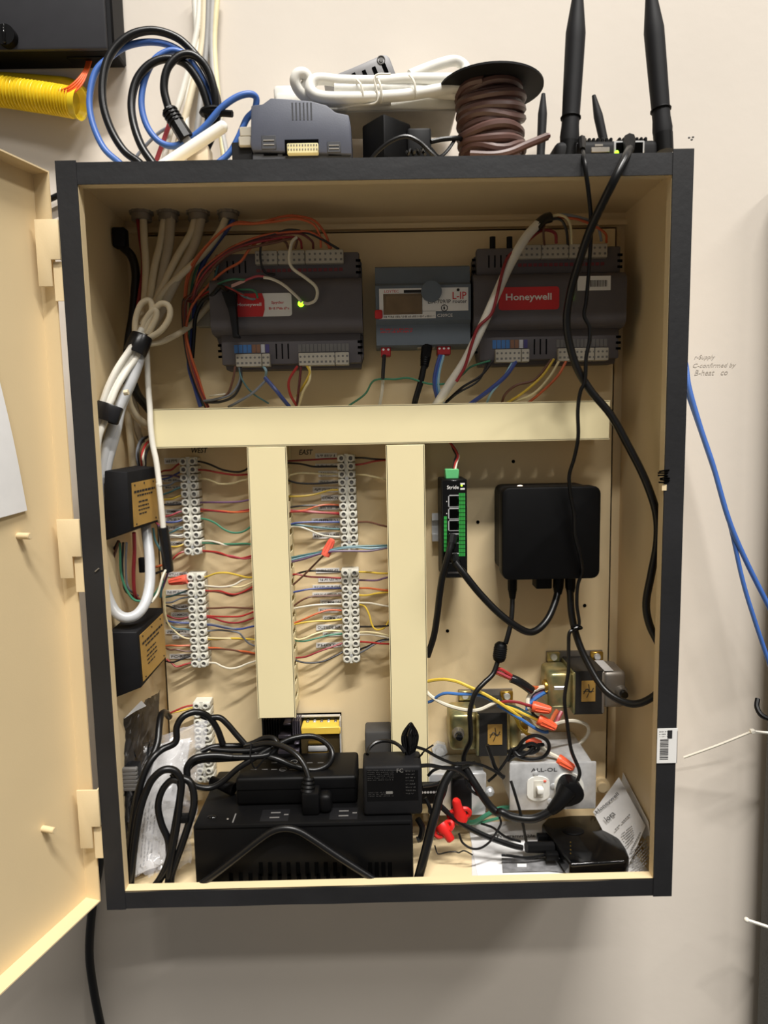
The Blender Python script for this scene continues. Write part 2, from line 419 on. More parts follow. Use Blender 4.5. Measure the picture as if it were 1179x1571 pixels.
# hinges
for (ya, yb, yc, yd, xa, xb, xc, xd) in ((338, 441, 400, 462, 62, 90, 84, 99), (796, 886, 853, 908, 98, 126, 119, 135), (1209, 1298, 1265, 1316, 128, 157, 149, 163)):
    hb = MB(); yy = -.0005
    za = at((xa+xb)/2, ya, 0).z; zb = at((xa+xb)/2, yb, 0).z; zc = at(xb, yc, 0).z; zd = at(xc, yd, 0).z
    # leaf from door flange edge round to the cabinet side
    A_ = E0+Vector((-.013, -.004, 0)); B_ = Vector((-HW-.0008, -.001, 0))
    poly = [(A_.x, zb), (A_.x+.0135, zb), (A_.x+.0135, zc), (B_.x, zc), (B_.x, za), (A_.x, za)]
    hb.extrude(poly, -.0045, -.0025, .0006)
    hb.box(B_.x-.002, B_.x-.0002, -.0038, .03, zc+.0006, za-.0006)
    h1 = hb.build('hinge', tan_door, cab)
    MB().box(B_.x-.009, B_.x-.0005, -.0008, .0012, zd, zc-.001).build('hinge_leaf', tan_door, h1)

# conduit connectors through the cabinet ceiling
for i, (x, r) in enumerate(((217, .0115), (258, .011), (304, .0115), (350, .011))):
    q = atz(x, 325, HH-T); c = thing('cable_connector', ('leftmost', 'second from left', 'third from left', 'rightmost')[i]+' dark round cable connector through the cabinet ceiling', 'connector', (q.x, q.y, q.z), 'cable connectors in the cabinet ceiling')
    MB().lathe((q.x, q.y, HH-T), (0, 0, -1), [(0, r*1.12), (.003, r*1.12), (.0034, r), (.010, r), (.0105, r*.86), (.010, r*.6)], 20).build('lock_nut', greyzinc, c)
    nn = MB()
    for k in range(12):
        a = k*math.pi/6; nn.box(-.001, .001, -.001, .001, 0, .003)
        m_ = Matrix.Translation((q.x+math.cos(a)*r*1.1, q.y+math.sin(a)*r*1.1, HH-T-.003)); nn.v[-8:] = [m_ @ v for v in nn.v[-8:]]
    nn.build('teeth', greyzinc, c)

# ------------------------------------------------------------------ wire ducts
def duct(label, x0, x1, z0, z1, horiz):
    t = thing('wire_duct', label, 'wire duct', ((x0+x1)/2, SP, z0), 'cream wire ducts')
    yf = .1065
    MB().box(x0+.001, x1-.001, SP-.0015, SP-.0002, z0, z1).build('base', duct_m, t)
    cv = MB()
    if horiz:
        cv.rbox(x0, x1, yf, yf+.0018, z0-.0008, z1+.0008, .0007, 1); cv.box(x0, x1, yf, yf+.006, z1-.0006, z1+.0008); cv.box(x0, x1, yf, yf+.006, z0-.0008, z0+.0006)
    else:
        cv.rbox(x0-.0008, x1+.0008, yf, yf+.0018, z0, z1, .0007, 1); cv.box(x0-.0008, x0+.0006, yf, yf+.006, z0, z1); cv.box(x1-.0006, x1+.0008, yf, yf+.006, z0, z1)
    cv.build('cover', duct_m, t)
    for s in (0, 1):
        w_ = MB(); a, e = (x0, x1) if horiz else (z0, z1)
        k = a+.004
        L = e-a; n = int(L/.0206)
        for i in range(n):
            p = a+i*.0206; q = p+.0125
            if horiz:
                zz = z0+.0012 if s == 0 else z1-.0024; w_.box(p, q, yf+.0018, SP-.008, zz, zz+.0012)
            else:
                xx = x0+.0012 if s == 0 else x1-.0024; w_.box(xx, xx+.0012, yf+.0018, SP-.008, p, q)
        if horiz:
            zz = z0+.0012 if s == 0 else z1-.0024; w_.box(x0, x1, SP-.009, SP-.001, zz, zz+.0012)
        else:
            xx = x0+.0012 if s == 0 else x1-.0024; w_.box(xx, xx+.0012, SP-.009, SP-.001, z0, z1)
        w_.build('finger_wall', duct_m, t)
duct('long horizontal cream wire duct across the mounting panel', -.2632, .2655, .1098, .1530, True)
duct('vertical cream wire duct between the two pairs of terminal strips', -.1538, -.1100, -.2185, .1083, False)
duct('vertical cream wire duct beside the slim green network switch', .0066, .0500, -.345, .1075, False)
# ------------------------------------------------------------------ field controllers
def controller(L, Tp, R, Bt, label, kindlab):
    yf = .111
    a = at(L, (Tp+Bt)/2, yf); b_ = at(R, (Tp+Bt)/2, yf); c = at((L+R)/2, Tp, yf); d = at((L+R)/2, Bt, yf)
    xl, xr, zt, zb = a.x, b_.x, c.z, d.z
    X = lambda u: xl+(xr-xl)*u
    Z = lambda v: zt+(zb-zt)*v
    t = thing('building_controller', label, 'controller', ((xl+xr)/2, SP, zb))
    out = [(.05, 0), (.985, 0), (.985, .06), (1, .08), (1, .9), (.99, .93), (.98, 1), (.06, 1), (.04, .88), (.02, .8), (.0, .7), (.0, .25), (.02, .22), (.02, .06), (.05, .05)]
    MB().extrude([(X(u), Z(v)) for u, v in out], SP-.0005, .138, .0008).build('base', grey_dev, t)
    MB().rbox(X(.03), X(.985), .1255, .139, Z(.235), Z(.01), .002).build('upper_terrace', grey_dev, t)
    MB().rbox(X(.045), X(.985), .1255, .139, Z(.965), Z(.70), .002).build('lower_terrace', grey_dev, t)
    # raised centre with chamfered long edges
    prof = [(.139, .22), (.118, .245), (.112, .29), (.111, .33), (.111, .63), (.113, .67), (.118, .70), (.139, .715)]
    n = len(prof); vs_ = [(X(u), y, Z(v)) for u in (.0, 1.0) for y, v in prof]
    fs = [(i, i+1, n+i+1, n+i) for i in range(n-1)]+[tuple(range(n)), tuple(range(2*n-1, n-1, -1))]
    MB().add(vs_, fs).build('centre_cover', grey_dev, t)
    def tb(u0, u1, v0, v1, cuts, y0=.119, n=12, m=conn_m):
        bb = MB(); us = [u0]+cuts+[u1]
        for p, q in zip(us, us[1:]):
            bb.rbox(X(p)+.0003, X(q)-.0003, y0, .130, Z(v1), Z(v0), .0006, 1)
        o = bb.build('terminal_block', m, t)
        hh = MB(); zc = Z(v0+(v1-v0)*.3); z2 = Z(v0+(v1-v0)*.72)
        for k in range(n):
            x = X(u0+(u1-u0)*(k+.5)/n)
            hh.cyl((x, y0-.0002, zc), (x, y0+.001, zc), .0013, n=8)
            hh.box(x-.0013, x+.0013, y0-.00015, y0+.001, z2-.0012, z2+.0012)
        hh.build('screw_holes', ink_grey, o)
    tb(.30, .885, .0, .115, [.45, .63], n=17)
    tb(.145, .375, .875, .985, [.32], n=8)
    tb(.565, .905, .875, .985, [.81], n=12)
    def strip_(u0, u1, v0, v1, cols):
        for k, cc in enumerate(cols):
            w_ = (u1-u0)/len(cols)
            MB().box(X(u0+w_*(k+.08)), X(u0+w_*(k+.92)), .1249, .126, Z(v1), Z(v0)).build('terminal_marker', cc, t)
    strip_(.13, .37, .79, .862, [mat('mk_blue', (60, 110, 170))]*4+[mat('mk_brown', (130, 92, 70))]*2+[mat('mk_white', (190, 190, 195)), mat('mk_violet', (70, 64, 120))])
    strip_(.56, .905, .795, .862, [ink_grey]*13)
    b = MB()
    for k in range(17): b.box(X(.302+.0343*k), X(.302+.0343*k+.024), .1249, .126, Z(.172), Z(.145))
    b.build('terminal_print', mat('mk_red', (120, 44, 52)), t)
    def slots(us, v0, v1, w_=.009):
        for u in us: MB().rbox(X(u), X(u+w_), .1250, .1262, Z(v1), Z(v0), .0005, 1).build('vent_slot', hole_m, t)
    slots((.105, .145, .185, .225), .07, .175)
    slots((.41, .45, .49), .785, .92)
    s = MB()
    for u in (.955, -.0):
        for v in (.075, .125, .175, .77, .82, .87):
            s.box(X(u+.008), X(u+.04), .1372 if u < .5 else .1249, .1392 if u < .5 else .1265, Z(v+.02), Z(v))
    s.build('side_notches', hole_m, t)
    return t, X, Z
t, X, Z = controller(322, 381, 556, 563, 'charcoal controller with red and white label and an arc of orange wires', 'l')
lw = MB().extrude([(X(.17+.368*u), Z(.372+.195*v)) for u, v in ((0, .1), (.02, .02), (.05, 0), (.95, 0), (.985, .03), (1, .1), (1, .9), (.985, .97), (.95, 1), (.05, 1), (.02, .98), (0, .9))], .1106, .1112).build('label_plate', lab_w, t)
MB().extrude([(X(.17+.19*u), Z(.372+.195*v)) for u, v in ((0, .1), (.04, .02), (.1, 0), (.93, 0), (1, .3), (1, .7), (.93, 1), (.1, 1), (.04, .98), (0, .9))], .1102, .1108).build('red_field', lab_red, lw)
lettering('Honeywell', t, print_w, (X(.181), .1099, Z(.487)), .0048, .0275, bold=.012)
lettering('Spyder', t, lab_red, (X(.405), .1103, Z(.468)), .0038, .0145, bold=.008)
blob_text(t, lab_red, X(.388), X(.52), Z(.512), Z(.488), .1103, 1, 'small_print', .9)
p = at(462, 466, .1105); MB().ball((p.x, .1105, p.z), .0036, 1, .5, 1, 12).build('status_light', led_g, t)
t, X, Z = controller(728, 372, 962, 556, 'charcoal controller with all red label on the right of the panel', 'r')
x0, x1, z0, z1 = rect('J', 577, 337, 838, 436, .1105)
MB().rbox(x0, x1, .1104, .1112, z0, z1, .0035, 3, axis=1).build('label_plate', lab_red, t)
x0, x1, z0, z1 = rect('J', 608, 365, 805, 403, .110)
lettering('Honeywell', t, print_w, (x0, .1101, z0), z1-z0, x1-x0, bold=.018)
x0, x1, z0, z1 = rect('J', 917, 290, 1060, 352, .1105)
st = MB().box(x0, x1, .1106, .1112, z0, z1).build('barcode_sticker', lab_w, t)
bc = MB(); x = x0+.38*(x1-x0)
while x < x1-.004: w_ = random.choice((.0004, .0007, .001)); bc.box(x, x+w_, .1104, .1107, z0+.25*(z1-z0), z0+.7*(z1-z0)); x += w_+.0007
bc.build('barcode', ink, st)
p = at(877, 456, .1105); MB().ball((p.x, .1105, p.z), .0024, 1, .5, 1.4, 12).build('status_light', led_g, t)
for x in (757, 783):
    p = at(x, 372, .128); MB().cyl((p.x, .132, p.z-.016), (p.x, .132, p.z+.007), .0035, n=10).build('post', blk_matte, t)
x0, x1, z0, z1 = rect('J', 972, 598, 1030, 650, .119); MB().rbox(x0, x1, .1195, .128, z0, z1, .001).build('service_jack', blk, t)

# ------------------------------------------------------------------ protocol router
x0, x1, z0, z1 = rect('J', 47, 237, 457, 590, .117)
t = thing('protocol_router', 'blue grey network router module with amber display between two controllers', 'router', ((x0+x1)/2, SP, z0))
H_ = z1-z0
prof = [(SP, 0), (.126, 0), (.123, .02), (.123, .27), (.117, .31), (.117, .74), (.123, .78), (.126, .98), (.130, 1), (SP, 1)]
n = len(prof); vs_ = [(x, y, z0+H_*v) for x in (x0, x1) for y, v in prof]
MB().add(vs_, [(i, (i+1) % n, n+(i+1) % n, n+i) for i in range(n)]+[tuple(range(n)), tuple(range(2*n-1, n-1, -1))]).build('housing', slate, t)
b = MB().box(x0+.001, x1-.001, .1225, .126, z0+H_*.74, z0+H_*.765); b.build('seam', blk_matte, t)
a0, a1, b0, b1 = rect('J', 62, 342, 446, 442, .1165)
pl = MB().box(a0, a1, .1164, .1172, b0, b1).build('face_label', lab_w, t)
a0, a1, b0, b1 = rect('J', 62, 442, 306, 474, .1165); MB().box(a0, a1, .1164, .1172, b0, b1).build('face_label', lab_w, t)
a0, a1, b0, b1 = rect('J', 80, 366, 248, 456, .116)
sc = MB().rbox(a0, a1, .1158, .1165, b0, b1, .0008, 1).build('display', screen_m, t)
MB().box(a0+.003, a1-.0015, .1156, .1159, b0+.0022, b1-.003).build('display_glass', mat('lcd_glass', (120, 98, 68), .12, var=.15, scale=60), sc)
p = pt('J', 287, 357, .115); MB().cyl((p.x, .1172, p.z), (p.x, .1135, p.z), .0118, n=28).build('dial_knob', slate, t)
def jtext(s, x, y, x2, y2, m, par, d, bold=.0):
    q0, q1, r0, r1 = rect('J', x, y, x2, y2, d); lettering(s, par, m, (q0, d, r0), r1-r0, q1-q0, bold=bold)
jtext('L-IP', 378, 358, 438, 390, lab_red, t, .1162, .01)
jtext('EIA-709/IP router', 272, 391, 440, 408, ink, t, .1162, .006)
jtext('C309CE', 312, 453, 378, 466, print_w, t, .1168, .006)
jtext('LOYTEC', 84, 351, 146, 362, lab_red, t, .1162)
a0, a1, b0, b1 = rect('J', 168, 350, 246, 363, .1162); MB().box(a0, a1, .1161, .1165, b0, b1).build('print_bar', ink, t)
jtext('i', 338, 418, 346, 434, ink, t, .1162)
p = pt('J', 343, 428, .1163)
rg = MB(); rg.tube([(p.x+math.cos(a*.5236)*.0035, .1162, p.z+math.sin(a*.5236)*.0035) for a in range(12)], .0004, 5, 2, closed=True); rg.build('print_ring', ink, t)
p = pt('J', 402, 350, .1163); MB().cyl((p.x, .1172, p.z), (p.x, .1158, p.z), .0017, n=10).build('indicator', ink, t)
a0, a1, b0, b1 = rect('J', 66, 332, 134, 340, .1168); blob_text(t, ink_grey, a0, a1, b0, b1, .1168, 1, 'small_print', .9)
a0, a1, b0, b1 = rect('J', 68, 514, 206, 536, .1228)
blob_text(t, lab_red, a0, a1, b0, b1, .1228, 2, 'red_print', .8)
a0, a1, b0, b1 = rect('J', 84, 458, 300, 472, .1161); blob_text(t, ink_grey, a0, a1, b0, b1, .1161, 1, 'small_print', .6)
p = pt('J', 60, 455, .115); MB().rbox(p.x-.0045, p.x+.0045, .114, .119, p.z-.005, p.z+.005, .002).build('red_button', lab_red, t)
for (xa, ya, xb, yb, nn) in ((70, 588, 112, 636, 2), (312, 584, 370, 630, 3)):
    a0, a1, b0, b1 = rect('J', xa, ya, xb, yb, .128)
    o = MB().rbox(a0, a1, .127, .142, b0, b1, .0008, 1).build('red_terminal', mat('red_terminal', (170, 32, 40), .45), t)
    hh = MB()
    for k in range(nn):
        x = a0+(a1-a0)*(k+.5)/nn; hh.cyl((x, .1268, b0+(b1-b0)*.6), (x, .128, b0+(b1-b0)*.6), .0014, n=8)
    hh.build('screw_holes', lab_w, o)
a0, a1, b0, b1 = rect('J', 228, 578, 302, 600, .128); MB().box(a0, a1, .128, .145, b0, b1).build('network_jack', conn_m, t)
# small beige sensor plate left of the controller
a0, a1, b0, b1 = rect('I', 78, 535, 165, 712, .15)
sp_ = thing('adapter_plate', 'small pale plate beside the left controller behind the wires', 'plate', ((a0+a1)/2, SP, b0))
MB().rbox(a0, a1, .150, SP-.0004, b0, b1, .001, 1).build('plate', conn_m, sp_)
blob_text(sp_, ink_grey, a0+.002, a1-.002, b0+.02, b1-.004, .1497, 4, 'small_print', .4)

# ------------------------------------------------------------------ terminal strips
pole = MB().rbox(-.0108, .0108, -.0085, .0102, -.0041, .0041, .0008, 1)
for sx in (-1, 1): pole.lathe((sx*.0056, -.008, 0), (0, -1, 0), [(0, .0046), (.0032, .0046), (.0036, .0040), (.0036, .0026), (.0012, .0024)], 14)
pole.box(-.0022, .0022, -.0098, -.008, -.0052, .0052)
POLE = pole.mesh('pole', term_m)
SCREW = MB().cyl((0, 0, 0), (0, .002, 0), .0023, n=10).mesh('screw', ink_grey)
MIDS = MB().cyl((0, 0, 0), (0, .003, 0), .0020, n=10).mesh('mount_screw', steel)
STRIPS = {}
def tstrip(label, top, bot, n, key):
    yc = SP-.0105
    a = at(top[0], top[1], yc-.012); b = at(bot[0], bot[1], yc-.012)
    t = thing('terminal_strip', label, 'terminal strip', (b.x, SP, b.z-.005), 'pale terminal strips')
    rows = []
    for k in range(n):
        f = k/(n-1); q = a.lerp(b, f); q.y = yc
        o = inst(POLE, 'pole', t, q)
        for sx in (-1, 1): inst(SCREW, 'screw', o, q+Vector((sx*.0056, -.0100, 0)))
        if k in (2, n-2): inst(MIDS, 'mount_screw', o, q+Vector((0, -.0104, -.005)))
        rows.append(q)
    STRIPS[key] = rows
tstrip('upper terminal strip under the WEST mark, left of the first duct', (287.5, 707.8), (295.2, 846), 12, 'a')
tstrip('lower terminal strip left of the first duct, beside an orange wire nut', (298.7, 886), (305.5, 1019), 12, 'b')
tstrip('upper terminal strip between the two vertical ducts', (531, 703), (536.4, 838), 12, 'c')
tstrip('lower terminal strip between the two vertical ducts', (537, 879.6), (539.5, 1012), 12, 'd')
tstrip('lowest terminal strip half hidden behind the plastic bag', (308, 1084), (314, 1196), 10, 'e')

# wire label stickers with printed names
def sticker(win, x0, y0, x1, y1, text, where, k):
    a0, a1, b0, b1 = rect(win, x0, y0, x1, y1, SP-.001)
    num = ('topmost', 'second', 'third', 'fourth', 'fifth', 'sixth', 'seventh', 'eighth', 'ninth', 'tenth')[k]
    lab = '%s white sticker %s left of the %s terminal strip' % (num, ('reading '+text) if text else 'with small print', where)
    t = thing('wire_label', lab, 'label', ((a0+a1)/2, SP, b0), 'printed wire labels')
    MB().box(a0, a1, SP-.0011, SP-.0003, b0, b1).build('sticker', lab_w, t)
    h = b1-b0
    if text: lettering(text, t, ink, (a0+.002, SP-.0013, b0+h*.25), h*.5, (a1-a0)-.004, bold=.004)
    else: blob_text(t, ink, a0+.002, a1-.002, b0+h*.24, b1-h*.24, SP-.0013, 1, 'small_print', .95)
N_ = None
for w_, where, rows in (('A', 'upper left', ((90, 165, 270, 235, N_), (70, 395, 270, 440, N_), (85, 480, 285, 520, N_), (105, 655, 290, 700, N_), (100, 745, 290, 800, 'COMMON'), (105, 835, 295, 890, N_), (120, 935, 300, 985, N_), (130, 1020, 305, 1070, N_), (140, 1110, 310, 1160, 'COMM'))),
                        ('B', 'lower left', ((130, 130, 352, 180, 'RTU-1 FAN'), (110, 330, 355, 385, N_), (180, 495, 365, 545, N_), (165, 585, 365, 640, 'COMMON'), (170, 680, 370, 720, N_), (105, 780, 375, 830, N_), (180, 840, 380, 890, N_), (150, 1055, 395, 1110, 'PC-RPT'))),
                        ('C', 'upper middle', ((280, 110, 425, 145, N_), (280, 180, 430, 205, N_), (300, 228, 430, 268, 'COMMON'), (300, 290, 438, 318, N_), (262, 335, 440, 372, N_), (318, 390, 442, 428, 'COMMON'), (300, 455, 445, 490, N_), (255, 545, 445, 572, N_), (265, 595, 448, 622, N_), (262, 640, 448, 682, N_))),
                        ('C', 'lower middle', ((283, 880, 442, 912, N_), (300, 942, 455, 972, N_), (262, 992, 458, 1018, N_), (260, 1042, 458, 1072, N_), (312, 1090, 460, 1126, 'COMMON'), (300, 1145, 460, 1178, N_), (330, 1198, 460, 1232, 'COMMON'), (285, 1258, 460, 1296, 'OUTSIDE AIR'), (330, 1310, 462, 1336, N_), (285, 1378, 462, 1412, 'PHOTO')))):
    for i, r_ in enumerate(rows): sticker(w_, *r_, where, i)

# wires from the terminal strips into the ducts
ORD = ('first', 'second', 'third', 'fourth', 'fifth', 'sixth', 'seventh', 'eighth', 'ninth', 'tenth', 'eleventh', 'twelfth', 'thirteenth', 'fourteenth', 'fifteenth', 'sixteenth', 'seventeenth', 'eighteenth', 'nineteenth', 'twentieth')
CNAME = dict(crimson='dark red', lightblue='pale blue', dkorange='dark orange', cream='cream', skyblue='mid blue', maroon='maroon', teal='teal')
def wires(win, rows, where, group, ys, r=.0012):
    cnt = {}
    for c, _ in rows: cnt[c] = cnt.get(c, 0)+1
    seen = {}
    for c, pts in rows:
        seen[c] = seen.get(c, 0)+1
        nm = CNAME.get(c, c); pre = nm if cnt[c] == 1 else '%s %s' % (ORD[seen[c]-1], nm)
        wire('%s wire %s%s' % (pre, where, '' if cnt[c] == 1 else ', from above'), c, win, pts, ys, r, group)
wires('A', [('black', [(455, 205), (530, 215), (620, 245), (750, 300), (900, 325), (990, 310), (1060, 265)]),
            ('red', [(450, 300), (560, 305), (720, 335), (900, 360), (1060, 350)]),
            ('cream', [(455, 395), (560, 405), (650, 435), (720, 460), (860, 455), (960, 425), (1070, 400)]),
            ('violet', [(480, 670), (620, 668), (800, 668), (950, 660), (1080, 635)]),
            ('crimson', [(480, 745), (570, 755), (700, 770), (860, 782), (980, 765), (1080, 745)]),
            ('orange', [(480, 770), (600, 765), (740, 768), (880, 780), (1000, 775), (1080, 762)]),
            ('green', [(490, 850), (580, 865), (670, 905), (760, 970), (850, 1008), (940, 1010), (1010, 985), (1085, 930)]),
            ('green', [(490, 1130), (600, 1130), (740, 1140), (880, 1140), (1000, 1135), (1085, 1145)]),
            ('white', [(490, 1108), (600, 1105), (700, 1125), (780, 1150), (920, 1152), (1085, 1150)]),
            ('red', [(505, 1215), (600, 1222), (720, 1240), (840, 1285), (960, 1300), (1085, 1270)]),
            ('pink', [(505, 1222), (620, 1228), (760, 1262), (860, 1278), (980, 1305), (1085, 1295)])],
      'from the upper WEST strip to the first duct', 'wires from the upper west strip', [.150, .140, .134, .138, .142])
wires('A', [('red', [(290, 215), (230, 250), (170, 300), (90, 310), (40, 330)]), ('violet', [(310, 410), (240, 375), (180, 365), (110, 365), (30, 375)]),
            ('blue', [(290, 315), (220, 350), (140, 390), (70, 405), (30, 410)]), ('grey', [(300, 430), (220, 430), (150, 470), (60, 480)]),
            ('teal', [(300, 495), (230, 515), (160, 550), (80, 580)]), ('yellow', [(300, 585), (240, 605), (170, 632), (70, 638)]),
            ('black', [(310, 680), (200, 695), (100, 695), (50, 690)]), ('pink', [(320, 765), (250, 780), (170, 815), (90, 832)]),
            ('blue', [(320, 850), (260, 880), (180, 895), (90, 892)]), ('teal', [(330, 940), (250, 965), (190, 1000), (120, 1022)]),
            ('white', [(335, 1035), (250, 1050), (170, 1045), (130, 1065)]), ('yellow', [(345, 1125), (280, 1155), (220, 1172), (150, 1168)]),
            ('red', [(345, 1220), (270, 1240), (210, 1285), (160, 1340)])],
      'left of the upper WEST strip', 'wires left of the upper west strip', [.150, .147, .146, .150])
wires('B', [('yellow', [(510, 195), (580, 180), (680, 145), (800, 140), (920, 165), (1020, 190), (1110, 190)]),
            ('white', [(510, 278), (620, 292), (760, 298), (880, 275), (980, 220), (1100, 195)]),
            ('cream', [(510, 290), (640, 300), (800, 295), (940, 300), (1020, 275), (1110, 235)]),
            ('red', [(530, 335), (620, 345), (720, 345), (820, 375), (900, 380), (1000, 345), (1110, 285)]),
            ('brown', [(530, 352), (640, 350), (740, 365), (850, 400), (950, 370), (1110, 320)]),
            ('brown', [(545, 540), (680, 538), (820, 530), (960, 535), (1110, 545)]),
            ('red', [(545, 625), (660, 632), (800, 635), (940, 632), (1020, 610), (1110, 575)]),
            ('crimson', [(545, 640), (640, 650), (760, 690), (880, 705), (980, 690), (1110, 645)]),
            ('grey', [(550, 710), (660, 725), (780, 750), (900, 772), (1000, 765), (1110, 735)]),
            ('blue', [(550, 722), (660, 735), (800, 765), (940, 775), (1040, 755), (1110, 740)]),
            ('grey', [(560, 800), (700, 785), (840, 800), (930, 815), (985, 870), (1040, 930), (1110, 965)]),
            ('yellow', [(555, 890), (700, 890), (860, 880), (1000, 885), (1115, 895)]),
            ('cream', [(555, 870), (680, 880), (820, 882), (960, 888), (1115, 905)]),
            ('orange', [(565, 985), (680, 990), (800, 1005), (920, 1020), (1020, 1030), (1115, 1050)]),
            ('brown', [(565, 1000), (700, 1000), (860, 1010), (1000, 1045), (1115, 1065)]),
            ('white', [(580, 1155), (670, 1160), (740, 1195), (830, 1220), (930, 1205), (1030, 1165), (1125, 1135)])],
      'from the lower left strip to the first duct', 'wires from the lower left strip', [.150, .140, .134, .138, .142])
wires('B', [('teal', [(390, 325), (280, 365), (180, 400), (105, 415)]), ('grey', [(390, 410), (270, 430), (180, 470), (95, 480)]),
            ('black', [(395, 525), (300, 550), (220, 540), (115, 510)]), ('crimson', [(400, 625), (330, 650), (240, 660), (160, 640), (115, 620)]),
            ('blue', [(400, 705), (300, 705), (200, 695), (140, 685), (115, 655)]), ('teal', [(410, 790), (320, 775), (230, 772), (160, 740), (115, 700)]),
            ('cream', [(420, 885), (340, 880), (270, 850), (200, 790), (140, 720), (105, 620), (95, 480), (100, 340)]),
            ('orange', [(420, 960), (330, 962), (250, 965), (170, 960), (105, 965)]), ('brown', [(420, 1025), (320, 1025), (230, 1005), (160, 1010), (110, 990)]),
            ('black', [(430, 1060), (340, 1095), (260, 1125), (190, 1150), (110, 1140)]), ('red', [(430, 1150), (340, 1170), (260, 1195), (215, 1195), (175, 1160), (115, 1115)])],
      'left of the lower left strip', 'wires left of the lower left strip', [.150, .147, .146, .150])
wires('C', [('crimson', [(450, 145), (350, 148), (250, 155), (90, 163)]), ('black', [(450, 200), (360, 200), (270, 200), (180, 182), (80, 175)]),
            ('cream', [(450, 252), (360, 250), (260, 245), (160, 245), (80, 270)]), ('black', [(455, 302), (350, 310), (250, 315), (150, 308), (80, 285)]),
            ('yellow', [(455, 355), (370, 360), (280, 385), (190, 398), (85, 400)]), ('orange', [(460, 460), (370, 455), (290, 465), (210, 492), (90, 498)]),
            ('black', [(460, 472), (330, 462), (200, 462), (90, 475)]), ('crimson', [(460, 520), (360, 512), (240, 505), (90, 490)]),
            ('red', [(460, 512), (350, 508), (230, 500), (90, 505)]), ('blue', [(465, 572), (360, 572), (240, 572), (150, 578), (90, 595)]),
            ('teal', [(465, 620), (360, 615), (250, 602), (170, 592), (90, 590)]), ('white', [(475, 672), (380, 668), (310, 655), (230, 622), (160, 600), (90, 605)])],
      'from the upper middle strip back to the first duct', 'wires from the upper middle strip', [.150, .142, .138, .142])
wires('C', [('lightblue', [(770, 735), (650, 748), (540, 740), (430, 752), (330, 775), (220, 800), (100, 830)]), ('teal', [(770, 728), (650, 732), (540, 735), (440, 745), (330, 770), (220, 790), (95, 815)]),
            ('violet', [(770, 742), (640, 765), (520, 765), (400, 768), (310, 785), (200, 820), (95, 845)])],
      'stretched from duct to duct below the upper middle strip', 'wires crossing between the ducts', [.130, .122, .120, .126, .136], .0013)
wires('C', [('black', [(525, 142), (600, 142), (680, 150), (780, 155)]), ('red', [(525, 190), (600, 182), (690, 162), (790, 156)]),
            ('cream', [(530, 250), (600, 255), (690, 272), (790, 295)]), ('brown', [(555, 572), (640, 572), (710, 590), (790, 608)])],
      'from the upper middle strip to the second duct', 'wires from the upper middle strip to the right', [.150, .142, .136, .140])
wires('C', [('yellow', [(560, 905), (640, 908), (710, 915), (790, 915)]), ('violet', [(560, 960), (620, 962), (690, 962), (740, 948), (800, 935)]),
            ('orange', [(565, 1015), (640, 1015), (720, 1025), (800, 1032)]), ('yellow', [(565, 1062), (630, 1062), (700, 1048), (800, 1040)]),
            ('white', [(570, 1112), (650, 1115), (730, 1130), (810, 1142)]), ('yellow', [(570, 1122), (610, 1135), (640, 1190), (660, 1260), (690, 1292), (740, 1280), (775, 1230), (800, 1200)]),
            ('black', [(565, 1272), (650, 1272), (730, 1268), (810, 1262)]), ('cream', [(570, 1310), (640, 1308), (720, 1320), (810, 1345)]),
            ('white', [(570, 1325), (650, 1325), (730, 1338), (810, 1358)]), ('red', [(575, 1372), (650, 1378), (720, 1385), (810, 1388)]),
            ('black', [(575, 1425), (640, 1400), (700, 1370), (760, 1356), (815, 1352)]), ('grey', [(575, 1450), (620, 1425), (680, 1388), (750, 1362), (815, 1358)])],
      'from the lower middle strip to the second duct', 'wires from the lower middle strip to the right', [.150, .142, .136, .140])
wires('C', [('black', [(470, 905), (370, 902), (280, 898), (200, 905), (110, 935)]), ('red', [(470, 948), (350, 942), (240, 938), (160, 922), (110, 925)]),
            ('blue', [(470, 1015), (360, 1015), (250, 1020), (180, 1032), (105, 1048)]), ('brown', [(470, 1062), (360, 1065), (260, 1070), (190, 1095), (115, 1148)]),
            ('white', [(475, 1120), (370, 1122), (270, 1128), (190, 1140), (115, 1155)]), ('orange', [(475, 1165), (370, 1162), (290, 1185), (210, 1220), (115, 1258)]),
            ('yellow', [(480, 1220), (380, 1232), (290, 1235), (200, 1245), (115, 1262)]), ('cream', [(480, 1305), (370, 1298), (280, 1320), (210, 1350), (160, 1358), (115, 1335)]),
            ('green', [(480, 1318), (380, 1328), (290, 1350), (200, 1370), (115, 1360)]), ('crimson', [(485, 1375), (400, 1405), (300, 1440), (210, 1475), (115, 1482)]),
            ('black', [(485, 1430), (410, 1470), (330, 1505), (240, 1515), (170, 1505), (115, 1482)])],
      'from the lower middle strip back to the first duct', 'wires from the lower middle strip', [.150, .142, .138, .142])
wire('thin brown wire rising to the salmon wire nut between the ducts', 'brown', 'C', [(350, 780), (280, 850), (200, 930), (110, 1010)], [.128, .135, .14], .0012, 'wires crossing between the ducts')
wire('short red wire at the top of the lowest terminal strip', 'red', 'L', [(780, 1028), (720, 1040), (660, 1065), (615, 1085)], [.150, .148, .145], .0012)
wire('short yellow wire at the top of the lowest terminal strip', 'yellow', 'L', [(780, 1040), (720, 1058), (670, 1070), (620, 1080)], [.150, .148, .146], .0012)

